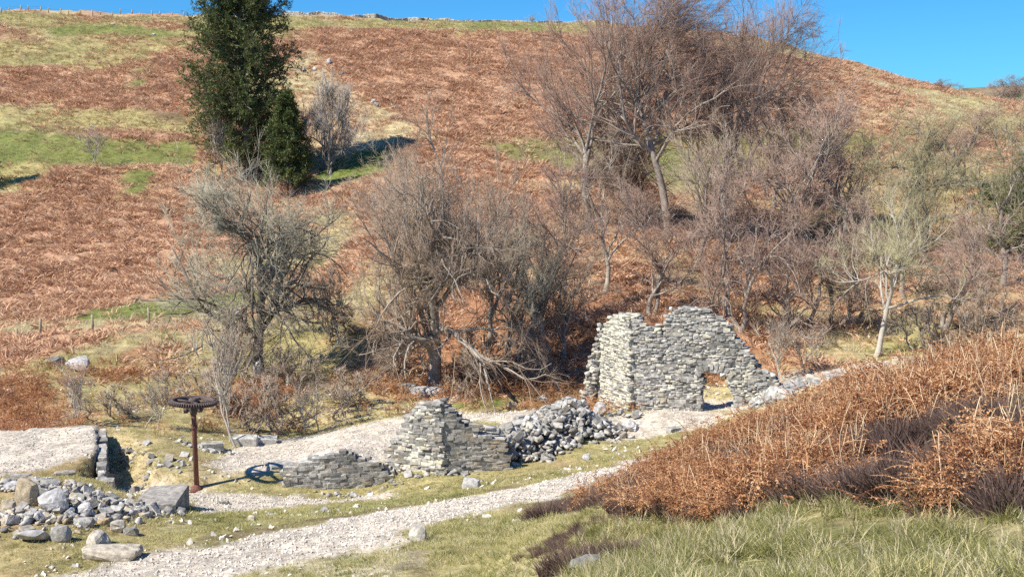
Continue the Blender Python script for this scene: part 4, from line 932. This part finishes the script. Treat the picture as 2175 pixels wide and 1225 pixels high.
# ------------------------------------------------------------------ boulders
def boulder(px, py, Y, wpx, hpx, mk, k, label, cat='boulder', depth=.8, rz=0, tilt=0, name='boulder', blk=False, emb=.18):
    """wpx x hpx: its size in the photo, given the distance Y"""
    if Y == 13.2: Y = hit(px, py)[1]
    p = at(px, py, Y); s_ = Y / (CP * FPX); w_, h_ = wpx * s_, hpx * s_
    g = h1(p[0], p[1]); me_ = CSLAB[mk][k % 4] if blk else CRAG[mk][k % 6]
    o = link(name, me_, None, (p[0], p[1], g + h_ * (.5 - emb)), (tilt, R(3), rz), (w_ * 1.05, w_ * (depth if not blk else .55), h_ * 1.1)); tag(o, label, cat); return o
B = [
 (60,1082,27.3,48,60,'stone_tan',0,'tall tan block leaning on the big bluish boulder',1),
 (112,1095,27.0,72,50,'stone_pale',1,'big bluish grey boulder right of the tall tan block',0),
 (20,1100,26.8,28,28,'stone_tan',2,'small square tan block left of the tall tan one',1),
 (22,1050,29.2,42,24,'stone_pale',3,'bluish speckled stone above the square tan block',0),
 (112,1048,29.4,42,28,'stone',4,'rounded grey stone behind the big bluish boulder',0),
 (163,1068,28.2,36,24,'stone',5,'grey stone with a sharp dark edge right of the big bluish boulder',0),
 (176,1090,27.2,44,32,'stone_pale',6,'white patched stone with a dark hollow right of the big bluish boulder',0),
 (180,1115,26.2,40,27,'stone',7,'squat rounded boulder below the white patched stone',0),
 (222,1110,26.6,36,22,'stone_tan',1,'pale tan stone right of the squat boulder',0),
 (250,1125,26.1,34,32,'stone_pale',2,'dark grey split boulder left of its twin near the turf edge',0),
 (280,1130,25.9,36,30,'stone',3,'dark grey rounded twin at the right end of the boulder group',0),
 (74,1155,24.8,68,32,'stone_pale',4,'flat grey slab half sunk in the turf',0),
 (128,1150,24.9,46,40,'stone',5,'grey wedge shaped boulder right of the sunk slab',0),
 (205,1152,24.8,64,34,'stone_pale',6,'white crusted boulder alone in the turf',0),
 (238,1182,24.0,96,26,'stone_tan',1,'long flat tan slab nearest the path',1),
 (115,1120,26.3,30,20,'stone',0,'small stone under the big bluish boulder',0),
 (48,1120,26.2,26,18,'stone',2,'small stone under the tall tan block',0),
 (10,1125,25.9,34,22,'stone_tan',3,'stone cut by the left edge of the frame',0),
 (70,1032,30.4,32,18,'stone_tan',5,'tan stone at the crest of the rubble bank',0),
 (292,1066,29.0,22,12,'stone_pale',6,'small bright white stone on the brown rubble',1),
 (240,1062,29.4,24,16,'stone_dark',7,'dark stone at the top of the brown rubble',0),
 (140,1010,33.0,34,14,'stone_dark',1,'dark flat stone in front of the gravel platform',1),
 (45,1022,31.2,40,14,'stone_dark',2,'dark ledge stone at the front of the gravel platform',1),
 (886,1140,22.9,50,48,'stone_pale',3,'pale upright boulder on the near edge of the path',0),
 (1252,1222,13.2,84,50,'stone',4,'lichened rounded boulder in the heather at the bottom edge',0),
 (1000,1012,33.8,30,20,'stone_pale',5,'small bluish slab in the turf below the rubble heap',1),
 (1245,965,36.8,22,18,'stone_pale',6,'grey stone in the turf right of the bluish slab',0),
 (690,1092,31.8,20,14,'stone_pale',7,'white stone in the turf in front of the low wall',0),
 (535,1106,29.4,20,13,'stone_tan',0,'cream stone at the left end of the mossy strip',0),
 (475,1068,33.6,22,10,'stone',1,'flat stone on the lower gravel',0),
 (905,824,50.6,54,18,'stone_pale',2,'pale stone ledge under the thick forked trunk',1),
 (862,812,51.2,40,18,'stone',3,'grey ledge stone left of the pale ledge',1),
 (925,790,52.2,34,30,'stone_pale',4,'block of stone at the foot of the forked trunk',0),
 (165,790,51.8,62,34,'stone_pale',5,'pale outcrop in the bracken above the gravel platform',0),
 (120,785,52.3,40,24,'stone',6,'grey outcrop left of the pale one in the bracken',0),
 (545,770,54.2,26,40,'stone_pale',7,'pale standing stone under the lichen-grey tree',0),
 (562,790,53.6,50,10,'stone',0,'thin flat stone at the foot of the lichen-grey tree',1),
 (1155,858,48.5,26,20,'stone_pale',1,'white stone at the back edge of the track',0),
 (1090,868,47.5,24,14,'stone_tan',2,'cream stone left of the white stone on the track edge',0),
 (1657,832,43.2,52,24,'stone',3,'tilted beam of grey stone jutting over a dark gap right of the ruin',1),
 (1692,822,43.8,38,15,'stone_pale',4,'white slab behind the tilted beam',1),
 (1735,812,44.2,44,16,'stone_pale',5,'white broken slab at the middle of the stone slope',1),
 (1768,792,45.0,54,16,'stone_pale',6,'long white slab higher on the stone slope',1),
 (1745,788,45.4,30,14,'stone',7,'grey slab beside the long white one',1),
 (1660,796,45.2,50,11,'stone',0,'long grey capstone at the top of the stone slope',1),
 (1700,798,45.0,60,12,'stone_tan',1,'tan capstone right of the long grey one',1),
 (1930,770,46.0,50,16,'stone_tan',2,'tan ledge at the top of the gravel track',1),
 (1340,905,42.2,36,26,'stone_pale',3,'pale boulder at the foot of the corner of the tall ruin',0),
 (1275,868,44.0,30,30,'stone_pale',4,'bluish block at the foot of the left face of the tall ruin',0),
 (697,132,150,12,14,'stone_pale',5,'white rock on the hill right of the conifer top',0),
 (645,148,146,8,16,'stone_pale',6,'thin white rock left of its neighbours on the hill',0),
 (668,143,147,9,9,'stone_pale',7,'small white rock in the middle of the hill rocks',0),
 (725,150,145,12,8,'stone_pale',0,'low white rock right of its neighbours on the hill',0),
 (792,213,132,14,10,'stone_pale',1,'pale rock in the gully below the bracken slope',0),
 (800,218,131,10,10,'stone',2,'grey rock touching the pale one in the gully',0),
 (840,232,129,16,6,'stone',3,'flat grey rock right of the gully rocks',0),
 (1848,232,148,12,5,'stone_pale',4,'white rock high on the right slope',0),
 (325,70,170,12,4,'stone_pale',5,'pale rock on the upper green strip',0),
 (240,52,176,9,4,'stone_pale',6,'pale rock near the skyline fence',0),
 (82,92,164,8,4,'stone_pale',7,'pale rock at the upper left of the hill',0),
]
for i, (px, py, Y, wp_, hp, mk, k, lab, blk) in enumerate(B):
    boulder(px, py, Y, wp_, hp, mk, k + i, lab, blk=bool(blk), rz=(i * 37 % 60 - 30) * .02, depth=.75, tilt=(-.25 if 'tilted' in lab else 0), name='rock_slab' if blk else 'boulder', cat='stone' if blk else 'boulder')
# slabs and stones of the slope right of the ruin: three sets of a kind
def heap(n, spots, s0, s1, mats, seed, name, label, group, single=300, flat=.7, lift=.0, more=''):
    """stones lying on one another; spots: (px, py, Y, spread x, spread y, height)"""
    r_ = np.random.default_rng(seed); L_ = []
    for i in range(n):
        sp_ = spots[int(r_.integers(len(spots)))]; p = at(*sp_[:3]); x_ = p[0] + r_.normal(0, sp_[3] * .6); y_ = p[1] + r_.normal(0, sp_[4] * .6)
        fall = max(0.0, 1 - ((x_ - p[0]) / sp_[3] / 1.6) ** 2 - ((y_ - p[1]) / sp_[4] / 1.6) ** 2)
        sc = (s0 + (s1 - s0) * r_.random() ** 1.7) * r_.uniform(.7, 1.25, 3) * (1.2, 1, flat)
        L_.append((mats[int(r_.integers(len(mats)))], int(r_.integers(8)), (x_, y_, h1(x_, y_) + sp_[5] * fall * r_.uniform(.75, 1) + sc[2] * .25), tuple(r_.uniform(-.7, .7, 2)) + (r_.random() * 6.28,), tuple(sc)))
    L_.sort(key=lambda q: -(q[4][0] * q[4][2]) * (1 + (q[2][2] - 0)))
    for mk, k, loc, rot, scl in L_[:single]:
        tag(link(name, (BLK if mk in BLK and k % 2 else ROCK)[mk][k], None, loc, rot, scl), label, 'stone', group)
    rest = {}
    for q in L_[single:]: rest.setdefault(q[0], []).append(q)
    for mk, qs in rest.items():
        tag(joined('rubble', [((BLK if mk in BLK and q[1] % 2 else ROCK)[mk][q[1]], q[2], q[3], q[4]) for q in qs], M[mk]), more or 'small rubble filling the gaps of the stones', kind='stuff')
heap(2300, [(1010,955,37.6,.5,.5,1.0),(1045,950,37.9,.7,.5,1.05),(1080,940,38.3,.7,.6,1.0),(1125,922,39.0,.9,.8,.95),(1180,905,40.2,.9,.9,.75),(1220,890,41,.8,.8,.9),(1265,905,41.3,.7,.8,.5),(1150,945,38.9,.9,.5,.25),(1090,960,38.0,.9,.4,.2),(1210,930,40,.8,.5,.3)],
     .11, .36, ('stone', 'stone', 'stone_pale', 'stone_dark'), 500, 'rubble_stone', 'angular grey stone in the long rubble heap between the broken pillar and the tall ruin', 'stones of the rubble heap', 230, .5, more='small grey rubble of the long heap')
heap(260, [(1640,820,44,.8,.6,.15),(1700,815,44.4,.8,.6,.12),(1620,860,43.2,.5,.5,.1),(1760,800,45,.8,.6,.05)], .12, .5, ('stone', 'stone_pale'), 501, 'fallen_slab', 'pale fallen stone on the slope at the right end of the tall ruin', 'fallen stones right of the ruin', 60, .35, more='pale rubble on the slope right of the ruin')
heap(900, [(60,1040,29.8,1.6,.7,.1),(60,1110,26.4,1.6,1.0,.05),(200,1080,28,1.3,1.2,.05),(300,1075,29.5,.6,.8,.05),(150,1060,28.6,1.2,.8,.08)], .06, .28, ('stone', 'stone_pale', 'stone_tan', 'stone_dark'), 502, 'loose_stone', 'fist to head sized stone among the boulders at the lower left', 'loose stones of the lower left rubble bank', 110, .75, more='small rubble between the boulders at the lower left')
heap(150, [(340,985,37,1.2,1.0,0),(260,950,39,.6,.8,0),(430,960,40.6,.8,.3,0)], .08, .25, ('stone', 'stone_pale', 'stone_dark'), 503, 'embedded_stone', 'small stone in the mossy bank left of the iron wheel', 'stones of the mossy bank', 30, .7, more='small rubble of the mossy bank')
heap(120, [(870,1020,35.9,.9,.3,0),(960,1008,36.2,.7,.3,0),(760,1052,35.6,1.2,.25,0),(1300,920,42.2,.8,.4,.1),(1330,890,43.6,.8,.4,.1)], .08, .26, ('stone', 'stone_pale', 'stone_dark'), 504, 'tumbled_stone', 'small tumbled stone at the foot of the ruined walls', 'tumbled stones along the wall feet', 40, .7, more='small rubble at the wall feet')

# ------------------------------------------------------------------ iron wheel on its post
pb_ = at(418, 1036, 35.5); gz = h1(pb_[0], pb_[1]); top = at(420, 853, 35.5)[2] - gz
root = empty('iron_wheel_post', (pb_[0], pb_[1], gz)); tag(root, 'rusty iron post carrying a horizontal toothed wheel above the gravel', 'wheel post')
def lathe(prof, n=20):
    V = [(r_k * math.cos(a * 2 * math.pi / n), r_k * math.sin(a * 2 * math.pi / n), z) for r_k, z in prof for a in range(n)]
    F = [(i * n + a, i * n + (a + 1) % n, (i + 1) * n + (a + 1) % n, (i + 1) * n + a) for i in range(len(prof) - 1) for a in range(n)]
    return np.array(V), np.array(F)
def box(c, s_, rz=0.0):
    v = np.array([(a, b_, c_) for a in (-.5, .5) for b_ in (-.5, .5) for c_ in (-.5, .5)]) * s_; q = np.array([[math.cos(rz), -math.sin(rz), 0], [math.sin(rz), math.cos(rz), 0], [0, 0, 1]])
    return v @ q.T + np.array(c), np.array([(0, 1, 3, 2), (4, 6, 7, 5), (0, 4, 5, 1), (2, 3, 7, 6), (0, 2, 6, 4), (1, 5, 7, 3)])
link('post', cat_mesh('post', [lathe([(0, -.3), (.085, -.3), (.08, top - .62), (.078, top - .3), (0, top - .3)])], M['rust'], True), root)
link('collar', cat_mesh('collar', [lathe([(.075, top - .95), (.11, top - .93), (.11, top - .82), (.075, top - .8)])], M['rust'], True), root)
link('base_plate', cat_mesh('base_plate', [lathe([(0, -.1), (.24, -.1), (.2, .04), (.1, .1), (.08, .16)], 10)], M['rust']), root)
link('bracket', cat_mesh('bracket', [box((0, 0, top - .22), (.62, .2, .14), .1), box((-.24, -.02, top - .28), (.13, .24, .16), .1), box((.24, -.02, top - .26), (.13, .24, .13), .1), lathe([(0, top - .45), (.1, top - .45), (.16, top - .25), (.1, top - .1), (0, top - .1)], 12)], M['iron']), root)
wh = cat_mesh('wheel', [lathe([(.62, -.05), (.73, -.07), (.745, .0), (.735, .07), (.66, .08), (.62, .05), (.62, -.05)], 48)], M['iron'], False)
who = link('wheel', wh, root, (0, 0, top)); who.rotation_euler = (R(-3), R(3), 0)
link('hub', cat_mesh('hub', [lathe([(0, -.12), (.15, -.12), (.15, .1), (.09, .14), (.05, .14), (.05, .10), (0, .1)], 16)], M['iron'], False), who)
sp_m = cat_mesh('spoke', [box((.385, 0, 0), (.52, .09, .05)), box((.385, 0, -.03), (.52, .03, .10))], M['iron'])
for k in range(5): link('spoke', sp_m, who, (0, 0, 0), (0, 0, k * 2 * math.pi / 5 + .3))
tm = cat_mesh('tooth', [box((.765, 0, 0), (.06, .035, .13))], M['iron'])
for k in range(60): link('tooth', tm, who, (0, 0, 0), (0, 0, k * 2 * math.pi / 60))
# ------------------------------------------------------------------ fences and the skyline wall
pm = cat_mesh('post', [box((0, 0, .45), (.14, .14, 1.5))], M['wood'])
fr = empty('post_and_wire_fence', (0, 0, 0)); tag(fr, 'line of small pale fence posts with wire along the left skyline', 'fence')
crest = []
for k in range(24):
    px = -20 + k * 21 + (k * 13 % 9); q = None
    Ys = np.linspace(150, 215, 260); u = (px - 1087.5) / FPX; g = hz(u * Ys, Ys); ang = (g - 12) / Ys; q = Ys[int(np.argmax(ang))] - 5
    x_ = u * q; crest.append((x_, q, h1(x_, q)))
fr.location = crest[12]
off = np.array(crest[12])
for k, c in enumerate(crest): link('post', pm, fr, np.array(c) - off, (0, R((k * 37 % 11) - 5), k * .7), (1, 1, .6 + .12 * (k % 3)))
cp_ = np.array(crest) - off
link('wire', cat_mesh('wire', [tubes((cp_ + [0, 0, h])[None], np.full((1, len(cp_)), .012), 3) for h in (.45, .75)], M['iron']), fr)
pm2 = cat_mesh('fence_post', [box((0, 0, .35), (.13, .13, 1.3))], M['wood'])
for k, (px, py, Y, lab) in enumerate([(86, 722, 60.2, 'leftmost weathered post of the three below the big bracken slope'), (197, 705, 61.5, 'middle weathered post of the three below the big bracken slope'), (317, 686, 63, 'rightmost weathered post of the three, beside the bright green strip'), (38, 730, 59.5, 'short grey post near the left edge in the straw grass')]):
    p = at(px, py, Y); tag(link('fence_post', pm2, None, (p[0], p[1], h1(p[0], p[1])), (0, R(3 - 2 * k), .3), (1, 1, .62 if k == 3 else 1)), lab, 'fence post')
# dry stone wall along the skyline
rw = np.random.default_rng(77); items = []; c0 = None
u_l = np.linspace((612 - 1087.5) / FPX, (1980 - 1087.5) / FPX, 1500); Ys = np.linspace(140, 205, 330)
G2 = hz((u_l[:, None] * Ys[None]).ravel(), np.repeat(Ys[None], len(u_l), 0).ravel()).reshape(len(u_l), -1)
best = Ys[np.argmax((G2 - 12) / Ys[None], 1)]; best = np.convolve(np.pad(best, 60, 'edge'), np.ones(121) / 121, 'valid')
for i in range(len(u_l)):
    x_ = u_l[i] * best[i]; z_ = h1(x_, best[i])
    if c0 is None: c0 = (x_, best[i], z_)
    hgt = .55 if i > 380 else .75
    for lv in range(2):
        items.append((BLK['stone_dark'][int(rw.integers(8))], (x_ - c0[0] + rw.normal(0, .03), best[i] - c0[1], z_ - c0[2] + lv * hgt * .42 + .1), (0, rw.normal(0, .06), rw.normal(0, .1)), (rw.uniform(.18, .3), .5, hgt * rw.uniform(.42, .55))))
root = empty('field_wall', c0); tag(root, 'dark drystone wall running along the skyline of the hill', 'wall')
o = joined('coursed_stones', items, M['stone_dark'], root); tag(o, kind='stuff')
